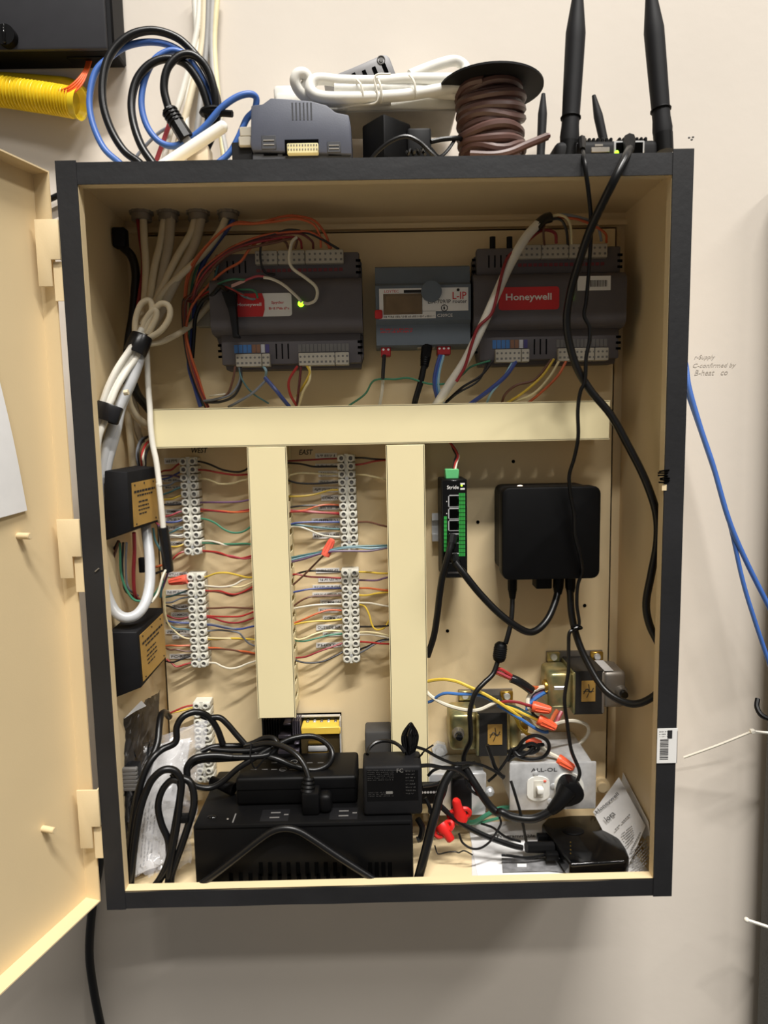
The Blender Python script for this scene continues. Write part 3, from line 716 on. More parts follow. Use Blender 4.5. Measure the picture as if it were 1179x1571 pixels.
# wire nuts
def wirenut(label, win, p0, p1, d, r0=.0055, m=None, cap=False, name='wire_nut'):
    a = pt(win, *p0, d if not isinstance(d, tuple) else d[0]); b = pt(win, *p1, d if not isinstance(d, tuple) else d[1])
    dirv = (b-a); Lh = dirv.length
    t = thing(name, label, 'wire nut', a, 'twist-on wire nuts')
    if cap:
        MB().lathe(a, dirv, [(0, r0*1.2), (Lh*.35, r0*1.15), (Lh*.5, r0*.8), (Lh*.9, r0*.72), (Lh*.98, r0*.5), (Lh, r0*.1)], 16).build('shell', m or orange, t)
        u = dirv.normalized().cross(Vector((0, -1, 0))).normalized()
        for s in (-1, 1):
            MB().tube([a+u*s*r0*.9+dirv*.06, a+u*s*r0*1.75+dirv*.2, a+u*s*r0*1.5+dirv*.42, a+u*s*r0*.8+dirv*.5], r0*.38, 6, 4).build('wing', m or orange, t)
        return t
    MB().lathe(a, dirv, [(0, r0), (Lh*.12, r0*1.04), (Lh*.2, r0*.97), (Lh*.85, r0*.66), (Lh*.97, r0*.6), (Lh, r0*.42)], 18).build('shell', m or orange, t)
    u = dirv.normalized().orthogonal().normalized(); v_ = dirv.normalized().cross(u); rb = MB()
    for k in range(9):
        q = u*math.cos(k*.698)+v_*math.sin(k*.698)
        rb.tube([a+dirv*.2+q*r0*.95, a+dirv*.9+q*r0*.64], r0*.13, 5, 1, raw=True)
    rb.build('ribs', m or orange, t)
    return t
wirenut('salmon wire nut beside the top of the lower left strip', 'B', (345, 210), (140, 245), .140, .0058, salmon)
wirenut('salmon wire nut crossing wires below the upper middle strip', 'C', (345, 795), (395, 685), .125, .0056, salmon)
# ------------------------------------------------------------------ wires of the upper bay
G1 = 'wires arching over the left controller'
tail = [(15, 560), (15, 720), (40, 900), (90, 1060), (150, 1200)]
for ai, (c, pts) in enumerate((('orange', [(835, 235), (830, 170), (790, 95), (690, 62), (560, 78), (420, 92), (300, 98), (200, 170), (90, 290), (30, 400)]),
               ('dkorange', [(885, 240), (870, 170), (800, 75), (690, 45), (600, 50), (450, 88), (330, 84), (230, 145), (110, 275), (40, 410)]),
               ('black', [(945, 245), (850, 190), (760, 148), (650, 128), (560, 152), (430, 192), (300, 232), (180, 325), (90, 430), (50, 520)]),
               ('dkorange', [(900, 240), (840, 180), (760, 140), (640, 142), (500, 160), (350, 210), (220, 285), (110, 385), (65, 510)]),
               ('crimson', [(720, 240), (710, 190), (650, 170), (520, 190), (400, 215), (270, 270), (160, 360), (90, 460), (60, 540)]),
               ('brown', [(640, 240), (620, 200), (570, 190), (460, 225), (330, 245), (220, 320), (140, 420), (85, 500)]),
               ('maroon', [(790, 240), (780, 195), (700, 150), (560, 165), (420, 205), (290, 250), (180, 340), (100, 440), (62, 560)]),
               ('brown', [(680, 240), (690, 185), (640, 185), (560, 205), (430, 232), (300, 265), (200, 345), (120, 430), (70, 540)]))):
    k = random.uniform(-10, 12)
    wire({1: 'highest ', 3: 'lower ', 5: 'lowest ', 7: 'inner '}.get(ai, '')+CNAME.get(c, c)+' wire in the bundle arching over the left controller', c, 'I', pts+[(x+k, y) for x, y in tail], [.122, .112, .108, .108, .110, .116, .122, .128, .130, .132, .136], .0014, G1)
wire('bright orange wire crossing the left shoulder of the left controller', 'orange', 'I', [(445, 205), (400, 250), (350, 320), (260, 372), (180, 440), (90, 540), (45, 620), (22, 740), (50, 880), (100, 1030), (150, 1200)], [.112, .114, .120, .126, .130, .136], .0015)
wire('green wire from the rightmost ceiling connector behind the orange wires', 'green', 'I', [(300, 60), (250, 130), (170, 225), (100, 330), (60, 450), (45, 640), (50, 860), (130, 1190)], [.145, .138, .134, .136, .14], .0014)
wire('dark blue wire from the rightmost ceiling connector', 'blue', 'I', [(310, 60), (265, 130), (190, 230), (120, 340), (80, 500), (70, 640), (55, 760), (40, 940), (80, 1090), (110, 1195)], [.145, .14, .138, .138, .14], .0028)
wire('short teal wire hanging beside the left controller shoulder', 'teal', 'I', [(215, 330), (205, 380), (190, 430), (150, 490)], [.12, .125], .0014)
for i, (c, pts) in enumerate((('green', [(380, 430), (310, 425), (250, 440), (190, 470), (130, 515)]), ('green', [(455, 540), (440, 500), (390, 488), (300, 492), (200, 495), (110, 525)]),
                              ('teal', [(430, 550), (370, 530), (300, 480), (240, 462), (180, 465), (130, 480)]), ('red', [(420, 545), (350, 515), (270, 475), (210, 480), (150, 505), (100, 540)]),
                              ('grey', [(440, 545), (400, 540), (340, 505), (280, 500), (190, 490)]))):
    wire('%s wire of the small tangle on the left controller label' % CNAME.get(c, c) if c != 'green' else ('upper' if i == 0 else 'lower')+' green wire of the small tangle on the left controller label', c, 'I', pts, [.104, .102, .108, .118, .128], .0012, 'small tangle on the left controller')
rs = thing('splice_tag', 'small pink paper tag on wires in front of the left controller', 'tag', pt('I', 335, 450, .104))
a, b_ = pt('I', 295, 468, .104), pt('I', 380, 432, .104)
MB().add([a+Vector((0, 0, -.0018)), b_+Vector((0, 0, -.0018)), b_+Vector((0, 0, .0018)), a+Vector((0, 0, .0018)), a+Vector((0, .0006, -.0018)), b_+Vector((0, .0006, -.0018)), b_+Vector((0, .0006, .0018)), a+Vector((0, .0006, .0018))],
         [(0, 1, 2, 3), (4, 5, 6, 7), (0, 1, 5, 4), (3, 2, 6, 7), (0, 3, 7, 4), (1, 2, 6, 5)]).build('tag', mat('pink_tag', (206, 160, 150)), rs)
wire('pink wire running to the splice tag on the left controller', 'pink', 'I', [(375, 435), (400, 425), (450, 408), (495, 410)], .104, .0013)
wire('white wire ending at the green light of the left controller', 'white', 'I', [(490, 415), (540, 425), (610, 460), (690, 530), (720, 565)], [.104, .103, .108], .0017)
wire('white looped wire from the upper terminals of the left controller', 'white', 'I', [(690, 172), (660, 205), (645, 300), (665, 360), (740, 415), (800, 465), (815, 510), (800, 555), (760, 573), (730, 568)], [.110, .105, .104, .104, .108], .0018)
wire('black loop of wire on the upper left terminals of the left controller', 'black', 'I', [(520, 180), (480, 215), (470, 260), (475, 330), (500, 385), (560, 398)], [.11, .112, .122], .0014)
p0 = pt('I', 232, 500, .104)
pen = thing('black_probe', 'black tapered plug leaning on the left controller beside the red label', 'plug', p0)
MB().extrude([((pt('I', x, y, .1)).x, (pt('I', x, y, .1)).z) for x, y in ((235, 500), (325, 505), (325, 610), (335, 760), (348, 768), (345, 780), (305, 778), (295, 700), (280, 620))], .098, .108, .001).build('plug_body', blk_matte, pen)
MB().tube(path('I', [(270, 505), (230, 470), (180, 520), (120, 560), (80, 650), (70, 760), (60, 900)], [.103, .108, .12, .13, .138]), .0024, 8).build('cord', blk_rub, pen)
G2 = 'wires below the left controller'
for c, l, pts, r in (('brown', 'brown wire below the left controller terminals', [(320, 950), (300, 1050), (260, 1130), (150, 1168)], .0014), ('black', 'outer black wire below the left controller terminals', [(352, 950), (352, 1050), (310, 1130), (230, 1165), (140, 1168)], .0016),
                     ('grey', 'dark grey wire below the left controller terminals', [(345, 950), (345, 1040), (290, 1120), (200, 1150), (130, 1160)], .0014), ('teal', 'thin teal wire crossing the grey one below the left controller', [(340, 955), (360, 1030), (420, 1110), (520, 1175)], .001),
                     ('grey', 'grey blue wire crossing the thin teal one below the left controller', [(500, 1040), (420, 1115), (320, 1175), (280, 1195)], .0016), ('white', 'white wire lying low beside the orange bundle', [(260, 1118), (200, 1125), (165, 1130)], .001),
                     ('lightblue', 'pale lavender wire under the left controller', [(488, 950), (505, 980), (500, 1025)], .0016), ('blue', 'dark blue wire slanting down under the left controller', [(498, 1018), (560, 1090), (600, 1140), (645, 1195)], .0024),
                     ('red', 'red wire bowing left under the left controller', [(695, 950), (650, 1020), (640, 1070), (655, 1130), (690, 1190)], .0016), ('maroon', 'maroon wire hanging straight under the left controller', [(716, 950), (705, 1060), (690, 1190)], .0016),
                     ('yellow', 'yellow wire under the right terminals of the left controller', [(750, 945), (768, 990), (735, 1060), (690, 1130)], .0014), ('cream', 'cream wire under the right terminals of the left controller', [(768, 945), (768, 1030), (730, 1100), (700, 1195)], .0014)):
    wire(l, c, 'I', pts, [.122, .118, .122, .132], r, G2)
# below the router and right controller
G3 = 'wires below the router and right controller'
wire('thin green wire strung from the left controller to the right controller', 'green', 'J', [(-70, 850), (0, 800), (30, 750), (60, 735), (130, 735), (190, 730), (280, 755), (370, 750), (420, 715), (460, 680), (540, 655)], [.135, .118, .116, .12], .0012)
wire('white wire under the left red terminal of the router', 'white', 'J', [(84, 636), (80, 700), (76, 770), (64, 850)], [.128, .122, .13], .002)
wire('short black sleeve of wire under the left red terminal', 'black', 'J', [(84, 632), (80, 690), (78, 735)], [.126, .119, .119], .0023, G3)
cbl = thing('patch_cable', 'black network cable plugged into the underside of the grey router', 'cable', pt('J', 250, 700, .12))
MB().tube(path('J', [(255, 680), (240, 750), (222, 810), (210, 860)], [.120, .118, .125]), .0036, 10).build('cable', blk_rub, cbl)
a, b_ = pt('J', 268, 592, .128), pt('J', 256, 685, .121)
plg = MB(); plg.cyl(a, a.lerp(b_, .55), .0065, .006, 8).cyl(a.lerp(b_, .55), b_, .0058, .0042, 10); plg.build('plug', blk, cbl)
rb = MB()
for k in range(4):
    q = a.lerp(b_, .58+.1*k); rb.lathe(q, b_-a, [(0, .006-.0003*k), (.001, .006-.0003*k)], 12)
rb.build('strain_relief', blk, cbl)
for l, c, pts, r in (('blue wire under the router, left of the pair', 'blue', [(325, 632), (308, 690), (300, 760), (322, 850)], .0024), ('white blue wire under the router, right of the pair', 'lightblue', [(340, 632), (322, 700), (318, 770), (342, 850)], .0016),
                     ('dark blue wire between the pair under the router', 'skyblue', [(332, 632), (315, 690), (309, 770), (333, 850)], .0016),
                     ('upper black wire slanting left below the right controller', 'black', [(553, 655), (500, 720), (420, 770), (350, 832)], .0015), ('lower black wire slanting left below the right controller', 'black', [(530, 660), (490, 740), (400, 795), (345, 840)], .0013),
                     ('thick blue wire slanting left below the right controller', 'blue', [(655, 650), (612, 715), (545, 775), (450, 845)], .0026), ('white and blue wire below the right controller', 'lightblue', [(640, 655), (590, 740), (545, 795), (520, 850)], .0014),
                     ('dark brown wire bowing left below the right controller', 'brown', [(805, 650), (735, 735), (655, 760), (605, 800), (588, 845)], .0016), ('yellow wire below the right controller', 'yellow', [(815, 648), (765, 720), (685, 790), (600, 845)], .0015),
                     ('cream wire below the right controller', 'cream', [(842, 648), (792, 730), (722, 800), (620, 840)], .0015), ('orange wire below the right controller', 'orange', [(872, 648), (832, 720), (762, 790), (690, 848)], .0016)):
    wire(l, c, 'J', pts, [.122, .117, .117, .126], r, G3)
# fat white sheathed cable
fat = thing('sheathed_cable', 'fat white sheathed cable leaning from the duct up to the right controller', 'cable', pt('J', 310, 845, .115))
MB().tube(path('J', [(300, 860), (360, 765), (430, 660), (500, 520), (560, 385), (620, 252), (690, 130), (745, 68)], [.122, .106, .098, .096, .098, .104]), .0052, 12).build('sheath', white_cab, fat)
MB().tube(path('J', [(735, 82), (770, 48), (800, 38)], [.104, .106, .108]), .0058, 12).build('tape_end', tape_m, fat)
wire('', 'crimson', 'J', [(825, 150), (818, 105), (760, 95), (690, 150), (625, 200), (596, 262), (570, 375), (545, 455), (490, 510), (462, 580), (432, 680), (395, 745)], [.120, .112, .098, .090, .090, .092, .1], .0018, parent=fat, name='drain_wire')
G4 = 'wires arching over the right controller'
for l, c, pts, r in (('cream wire arching over the right controller into its terminals', 'cream', [(785, 42), (840, 28), (882, 60), (892, 165)], .0016), ('black wire arching over the right controller into its terminals', 'black', [(785, 50), (840, 45), (868, 90), (876, 165)], .0016),
                     ('grey wire arching far right over the right controller', 'grey', [(790, 38), (850, 26), (930, 40), (1000, 70), (1020, 140)], .0016), ('brown wire at the left of the right controller upper terminals', 'brown', [(775, 60), (770, 100), (775, 165)], .0014),
                     ('orange wire at the far end of the right controller upper terminals', 'dkorange', [(830, 36), (930, 50), (1030, 100), (1042, 145)], .0014)):
    wire(l, c, 'J', pts, [.108, .106, .108, .122], r, G4)

# ------------------------------------------------------------------ cable bundle at the left side wall
def cable(label, m, win, pts, ys, r, group=None, n=10, parent=None, name='cable', step=6):
    return MB().tube(path(win, pts, ys), r, n, step).build(name, m, parent, None if parent else label, None if parent else 'cable', group)
G5 = 'pale cables dropping from the ceiling connectors'
for l, m_, pts, ys, r in (
    ('maroon cable from the leftmost ceiling connector', wm('crimson'), [(455, 365), (470, 480), (485, 600), (470, 740), (455, 850), (450, 980)], [.138, .13, .12, .11], .0022),
    ('pale cable from the leftmost ceiling connector', ivory_cab, [(485, 355), (490, 480), (500, 620), (495, 760), (480, 880), (450, 980)], [.138, .125, .11, .098], .0042),
    ('ivory cable from the second ceiling connector, left of its pair', ivory_cab, [(598, 355), (575, 500), (545, 620), (525, 760), (510, 880), (470, 985)], [.14, .125, .108, .096], .004),
    ('grey cable from the second ceiling connector, right of its pair', mat('taupe_cable', (190, 178, 156)), [(630, 355), (620, 500), (595, 640), (570, 770), (530, 900), (490, 990)], [.14, .13, .112, .1], .0058),
    ('ivory cable from the third ceiling connector', ivory_cab, [(765, 355), (735, 450), (670, 560), (610, 680), (560, 790), (520, 900), (480, 985)], [.142, .13, .11, .098], .0042),
    ('taupe cable from the third ceiling connector', MATS['taupe_cable'], [(795, 355), (760, 500), (700, 620), (640, 730), (570, 870), (500, 990)], [.142, .132, .114, .102], .0056),
    ('ivory cable from the rightmost ceiling connector', ivory_cab, [(930, 350), (890, 440), (800, 560), (690, 660), (590, 760), (545, 830), (470, 930)], [.142, .13, .112, .1], .004)):
    cable(l, m_, 'N', pts, ys, r, G5)
for i, pts in enumerate(([(440, 1000), (445, 900), (475, 820), (520, 800), (530, 860), (480, 960)], [(480, 990), (530, 880), (575, 820), (620, 830), (625, 890), (580, 960), (510, 1005)], [(470, 990), (500, 900), (545, 850), (555, 890), (510, 980)])):
    cable(('left', 'right and largest', 'smallest middle')[i]+' loop of pale cable above the taped bundle', ivory_cab, 'N', pts, [.094, .09, .09, .094], .0034, 'pale cable loops above the tape')
cable('printed pale cable running right from the taped bundle', ivory_cab, 'N', [(500, 1035), (580, 1022), (650, 990), (700, 960), (755, 915), (880, 775)], [.096, .105, .12, .135, .14], .0034)
# black flat cord at the far left corner
bc_ = thing('block_end_cable', 'black cord with block end hanging in the upper left cabinet corner', 'cord', pt('N', 400, 1000, .13))
a0, a1, b0, b1 = rect('N', 325, 415, 395, 520, .13); MB().rbox(a0, a1, .125, .14, b0, b1, .002).build('block_end', blk_matte, bc_)
MB().tube(path('N', [(375, 515), (425, 570), (445, 660), (440, 760), (430, 880), (410, 1000), (400, 1100), (400, 1250)], [.132, .13, .12, .12]), .005, 10).build('cord', blk_rub, bc_)
# lit white cables below the tape
bd = thing('cable_bundle', 'bundle of white cables held by two black tape wraps on the left', 'cable bundle', pt('Z', 100, 1300, .06))
for pts, r in (([(470, 150), (420, 250), (360, 340), (240, 520), (160, 680), (110, 820), (60, 960), (30, 1060), (5, 1200), (0, 1330)], .0037), ([(440, 180), (400, 360), (290, 540), (200, 700), (155, 830), (120, 1010), (75, 1130), (55, 1250), (45, 1420)], .0037),
               ([(480, 190), (430, 395), (330, 540), (235, 700), (175, 840), (85, 960), (40, 1100), (15, 1230), (10, 1400)], .0034)):
    MB().tube(path('Z', pts, [.092, .08, .066, .055, .045, .042]), r, 10).build('white_cable', white_cab, bd)
loop = path('Z', [(470, 330), (430, 480), (370, 640), (290, 800), (240, 920), (200, 1060), (150, 1230), (110, 1420), (95, 1570)], [.092, .082, .072, .064, .058])+[pt('K', 205, 760, .055), pt('K', 205, 950, .055), pt('L', 230, 250, .055), pt('L', 275, 420, .052), pt('L', 340, 495, .050), pt('L', 420, 490, .054), pt('L', 480, 420, .064), pt('L', 510, 300, .078), pt('L', 510, 150, .09), pt('L', 495, 20, .1), pt('K', 480, 1000, .11)]
MB().tube(loop, .0058, 12).build('clear_tube', tube_m, bd)
MB().tube(path('Z', [(440, 470), (390, 620), (320, 780), (275, 900), (245, 1060), (215, 1180), (160, 1380), (130, 1560)], [.094, .084, .074, .066, .06]), .0048, 10).build('clear_tube', tube_m, bd)
def wrapband(parent, win, c0, c1, d, rw):
    a, b = pt(win, *c0, d[0]), pt(win, *c1, d[1]); ax = (b-a); L_ = ax.length; u = Vector((0, 1, 0)); u = (u-ax.normalized()*u.dot(ax.normalized())).normalized(); w_ = ax.normalized().cross(u)
    bb = MB(); vs_ = []; n = 20
    for t_ in (0, .08, .5, .92, 1):
        for k in range(n):
            an = 2*math.pi*k/n; rr = 1+.05*noise.noise(Vector((k*.6, t_*3, 1)))-(.06 if t_ in (0, 1) else 0)
            vs_.append(a+ax*t_+w_*math.cos(an)*rw[0]*rr+u*math.sin(an)*rw[1]*rr)
    bb.add(vs_, [(j*n+k, j*n+(k+1) % n, (j+1)*n+(k+1) % n, (j+1)*n+k) for j in range(4) for k in range(n)])
    bb.build('tape_wrap', tape_m, parent)
wrapband(bd, 'Z', (470, 215), (400, 380), (.092, .085), (.0125, .0105))
wrapband(bd, 'Z', (178, 850), (122, 1000), (.055, .051), (.0150, .0072))
MB().tube(path('Z', [(305, 740), (345, 735)], .058), .003, 8).build('tie_knot', ivory_cab, bd)
# white riser beside the duct end, into a black sleeve
rz = thing('riser_cable', 'slim white cable running down beside the duct end into a black sleeve', 'cable', pt('K', 600, 1320, .1))
MB().tube(path('Z', [(515, 340), (520, 500), (530, 700), (545, 900), (550, 1040), (570, 1220), (600, 1360), (620, 1500), (632, 1600)], [.105, .10, .095, .09])+path('K', [(565, 800), (580, 930), (592, 1060)], .09), .0033, 10).build('cable', white_cab, rz)
MB().tube(path('K', [(590, 1055), (600, 1130), (612, 1220), (622, 1320)], [.09, .094, .1]), .0062, 10).build('sleeve', tape_m, rz)
G6 = 'pale cables behind the taped bundle'
for l, m_, pts, ys, r in (('ivory cable straight down behind the taped bundle, left', ivory_cab, [(330, 870), (350, 1050), (370, 1230), (385, 1420)], [.12, .125, .13], .0042), ('ivory cable curving right behind the taped bundle', ivory_cab, [(335, 760), (360, 860), (420, 960), (500, 1030), (545, 1060)], [.09, .11, .13], .0042),
                          ('taupe cable behind the taped bundle, right', MATS['taupe_cable'], [(370, 750), (410, 900), (430, 1080), (470, 1200)], [.11, .125, .135], .004), ('thick black cord behind the taped bundle', blk_rub, [(390, 660), (430, 760), (500, 850), (560, 930)], [.1, .115, .14], .005)):
    cable(l, m_, 'Z', pts, ys, r, G6)
for i, (c, pts) in enumerate((('black', [(560, 1130), (480, 1180), (440, 1260), (430, 1330), (445, 1420)]), ('grey', [(550, 1140), (470, 1170), (430, 1250), (425, 1340), (435, 1420)]), ('red', [(545, 1180), (500, 1230), (470, 1320), (470, 1420)]), ('white', [(555, 1200), (500, 1240), (480, 1330), (490, 1420)]), ('black', [(560, 1220), (510, 1300), (500, 1420)]))):
    wire(('%s stripped wire looping behind the upper black module' % c) if c != 'black' else ('outer' if i == 0 else 'inner')+' black stripped wire looping behind the upper black module', c, 'Z', pts, [.14, .12, .11, .115], .0015, 'stripped wires behind the upper module')

# ------------------------------------------------------------------ black modules with gold labels on the left wall
def module(label, front, side, lab, lab_lines, dside):
    """front: 4 px corners of the dark face towards the door, side: far corners of the gold face"""
    # box turned towards the middle: gold face right, dark face left
    tl, bl, tr, br = [at(x, y, d) for (x, y, d) in front]
    rt, rb_ = [at(x, y, d) for (x, y, d) in side]
    back = Vector((0, .05, 0))
    t = thing('relay_module', label, 'module', (bl+br)/2)
    bm = bmesh.new()
    top = [tl, tr, rt, tl+(rt-tr)]; bot = [bl, br, rb_, bl+(rb_-br)]
    vs_ = [bm.verts.new(v) for v in top+bot]
    for f in ((0, 1, 2, 3), (7, 6, 5, 4), (0, 4, 5, 1), (1, 5, 6, 2), (2, 6, 7, 3), (3, 7, 4, 0)): bm.faces.new([vs_[i] for i in f])
    bmesh.ops.recalc_face_normals(bm, faces=bm.faces); bmesh.ops.bevel(bm, geom=list(bm.edges), offset=.0012, segments=2, affect='EDGES', profile=.5)
    MB().bm(bm).build('case', blk_matte, t)
    ex = (rt-tr); ez = (br-tr); nrm = ex.cross(ez).normalized()
    if nrm.y > 0: nrm = -nrm
    P_ = lambda u, v, o=.0005: tr+ex*u+ez*v+nrm*o
    q = lab
    lo = MB().add([P_(q[0], q[1]), P_(q[2], q[1]), P_(q[2], q[3]), P_(q[0], q[3]), P_(q[0], q[1], -.0003), P_(q[2], q[1], -.0003), P_(q[2], q[3], -.0003), P_(q[0], q[3], -.0003)], [(0, 1, 2, 3), (4, 5, 6, 7), (0, 1, 5, 4), (1, 2, 6, 5), (2, 3, 7, 6), (3, 0, 4, 7)]).build('gold_label', gold_lab, t)
    xd = ex.normalized(); zd = -(ez.normalized()); rm = Matrix((xd, zd, xd.cross(zd))).transposed().to_4x4()
    tx = MB(); U_ = lambda u: q[0]+(q[2]-q[0])*u; V_ = lambda v: q[1]+(q[3]-q[1])*v
    for (u, v, hh_, wd) in lab_lines:
        x = u
        while x < u+wd-.03:
            e = min(u+wd, x+random.uniform(.05, .13)); tx.add([P_(U_(x), V_(v), .0008), P_(U_(e), V_(v), .0008), P_(U_(e), V_(v+hh_), .0008), P_(U_(x), V_(v+hh_), .0008)], [(0, 1, 2, 3)]); x = e+.02
    tx.build('small_print', ink, lo)
    dots = MB()
    for u, v in ((.1, .06), (.48, .05), (.86, .06), (.1, .95), (.9, .93)):
        c = P_(q[0]+(q[2]-q[0])*u, q[1]+(q[3]-q[1])*v, .0006); dots.cyl(c, c+nrm*.0004, .001, n=8)
    dots.build('printed_dots', ink, lo)
    return t, bl, br
LL = [(.06, .19, .05, .86), (.18, .29, .04, .62), (.22, .44, .035, .38), (.2, .54, .035, .42), (.2, .63, .03, .45), (.22, .72, .03, .3)]
module('upper black module with a gold label beside the terminal strips', [(160, 722, .050), (160, 830, .050), (195, 724, .052), (200, 815, .052)], [(240, 716, .110), (243, 800, .110)], (.12, .20, .96, .95), LL, 0)
module('lower black module with a gold label under the clear tube loop', [(166, 970, .042), (174, 1072, .042), (210, 970, .048), (217, 1055, .048)], [(250, 932, .110), (253, 1012, .110)], (.08, .10, .97, .93), LL, 0)
# terminal tags and wires hanging under the upper module
for i, (c, pts) in enumerate((('black', [(320, 1140), (280, 1220), (245, 1290)]), ('brown', [(325, 1140), (290, 1250), (275, 1350), (300, 1440), (350, 1470)]), ('black', [(350, 1150), (345, 1300), (360, 1430), (420, 1480)]), ('grey', [(370, 1150), (365, 1300), (380, 1420), (440, 1470)]), ('green', [(330, 1150), (340, 1350), (400, 1480), (470, 1500), (540, 1460), (590, 1380)]), ('crimson', [(415, 1090), (418, 1200), (412, 1330), (420, 1460), (450, 1500)]), ('white', [(520, 1510), (560, 1450), (590, 1350), (615, 1300)]))):
    lab = {0: 'short black wire under the upper black module', 1: 'brown wire under the upper black module', 2: 'long black wire under the upper black module', 3: 'grey wire under the upper black module', 4: 'green wire looping under the upper black module', 5: 'thick crimson wire beside the clear tube under the upper module', 6: 'white wire rising right of the clear tube under the upper module'}[i]
    wire(lab, c, 'K', pts, [.07, .08, .085, .1], .0022 if c == 'crimson' else .0014, 'wires under the upper black module')
for i, (c, pts) in enumerate((('teal', [(530, 1060), (545, 1140), (590, 1220), (605, 1300), (590, 1370), (575, 1480)]), ('violet', [(560, 1040), (620, 1180), (640, 1260), (610, 1360), (580, 1440)]), ('black', [(545, 1335), (600, 1315), (640, 1300)]), ('pink', [(535, 1010), (560, 1040), (600, 1055)]), ('orange', [(530, 1300), (570, 1290), (610, 1280)]))):
    wire('%s wire in the tangle around the black sleeve left of the strips' % CNAME.get(c, c), c, 'K', pts, [.11, .11, .12], .0014, 'tangle around the black sleeve')
pl_ = MB(); a0, a1, b0, b1 = rect('K', 445, 1240, 480, 1330, .09); pl_.rbox(a0, a1, .088, .094, b0, b1, .001); pl_.build('tag_connector', blk, None, 'small black connector hanging beside the crimson wire', 'connector')
# ------------------------------------------------------------------ slim switch on a rail
yf = .100
x0, x1, z0, z1 = rect('D', 140, 240, 285, 800, yf)
rail = thing('mounting_rail', 'short steel mounting rail behind the slim network switch', 'rail', (x0-.004, SP, at(670, 830, .15).z))
ra = at(664, 783, .155); rb_ = at(664, 834, .155); rz_ = (ra.z+rb_.z)/2; hz = .0175
MB().box(ra.x-.001, x1-.004, .156, SP-.0004, rz_-hz*.55, rz_+hz*.55).box(ra.x-.001, x1-.004, .1535, .157, rz_+hz*.5, rz_+hz*.62).box(ra.x-.001, x1-.004, .1535, .157, rz_-hz*.62, rz_-hz*.5).box(ra.x-.001, x1-.004, .152, .1535, rz_+hz*.5, rz_+hz).box(ra.x-.001, x1-.004, .152, .1535, rz_-hz, rz_-hz*.5).build('profile', steel, rail)
sw = thing('network_switch', 'slim black upright network switch with green patterned face', 'network switch', ((x0+x1)/2, SP, z0))
MB().rbox(x0, x1, yf+.001, .148, z0, z1, .0012, 1).build('case', blk, sw)
MB().box(x0+.006, x1-.006, .147, .1515, rz_-.02, rz_+.02).build('rail_clip', blk, sw)
fc = MB().rbox(x0+.0008, x1-.0008, yf-.0004, yf+.0016, z0+.001, z1-.001, .0006, 1).build('face', blk_gloss, sw)
gd = MB()
for (xa, xb, cols, ya, yb) in ((425, 505, 3, 440, 1215), (245, 285, 1, 720, 1180)):
    for ci in range(cols):
        n = int((yb-ya)/48)
        for k in range(n):
            o = (650, 700, 7.856)
            X_ = lambda v: o[0]+v/o[2]; Y_ = lambda v: o[1]+v/o[2]
            wd = (xb-xa)/cols; a = at(X_(xa+ci*wd+2), Y_(ya+k*48+4), yf-.0005); b = at(X_(xa+(ci+1)*wd-2), Y_(ya+k*48+44), yf-.0005)
            gd.add([(a.x, yf-.0006, b.z), (b.x, yf-.0006, b.z), (b.x, yf-.0006, a.z), (a.x, yf-.0006, a.z)], [(0, 1, 2, 3)])
gd.build('green_pattern', green_print, fc)
WIN['R'] = (650, 700, 7.856)
a0, a1, b0, b1 = rect('R', 283, 352, 425, 395, yf); lettering('Stride', sw, print_w, (a0, yf-.0007, b0), b1-b0, a1-a0, bold=.004)
for (ya, yb) in ((465, 612), (622, 755), (765, 898), (930, 1050), (1165, 1290)):
    a0, a1, b0, b1 = rect('R', 298, ya, 425, yb, yf)
    po = MB().box(a0, a1, yf-.0009, yf, b1-.0012, b1).box(a0, a0+.0012, yf-.0009, yf, b0, b1).box(a0, a1, yf-.0009, yf, b0, b0+.0006).build('port_frame', steel, sw)
    MB().box(a0+.0014, a1-.0016, yf-.0007, yf+.0002, b0+.001, b1-.0016).box(a1-.0016, a1+.0004, yf-.0007, yf+.0002, b0+.0035, b1-.0045).build('port_opening', hole_m, po)
for (x, y, m_) in ((460, 352, led_g), (280, 545, lab_w), (280, 690, lab_w)):
    p = pt('R', x, y, yf); MB().cyl((p.x, yf-.0008, p.z), (p.x, yf, p.z), .0011 if m_ == led_g else .0006, n=10).build('indicator', m_, sw)
for ya in (322, 382):
    a0, a1, b0, b1 = rect('R', 445, ya, 498, ya+20, yf); MB().box(a0, a1, yf-.0006, yf, b0, b1).build('print_bar', lab_w, sw)
a0, a1, b0, b1 = rect('R', 295, 1392, 425, 1412, yf); MB().box(a0, a1, yf-.0006, yf, b0, b1).build('print_bar', ink_grey, sw)
a0, a1, b0, b1 = rect('D', 160, 182, 235, 237, .112)
gp = MB().rbox(a0, a1, .108, .122, b0, b1, .0008, 1).build('terminal_plug', green_conn, sw)
wire('red wire dropping into the green plug of the slim switch', 'red', 'D', [(185, 30), (215, 70), (232, 110), (218, 150), (210, 190)], [.13, .12, .114], .0015)
wire('white wire dropping into the green plug of the slim switch', 'white', 'D', [(195, 30), (225, 75), (236, 110), (224, 150), (216, 190)], [.13, .121, .113], .0013)
wire('black wire dropping into the green plug of the slim switch', 'black', 'D', [(190, 30), (208, 75), (222, 105), (212, 140), (205, 190)], [.132, .122, .116], .0013)

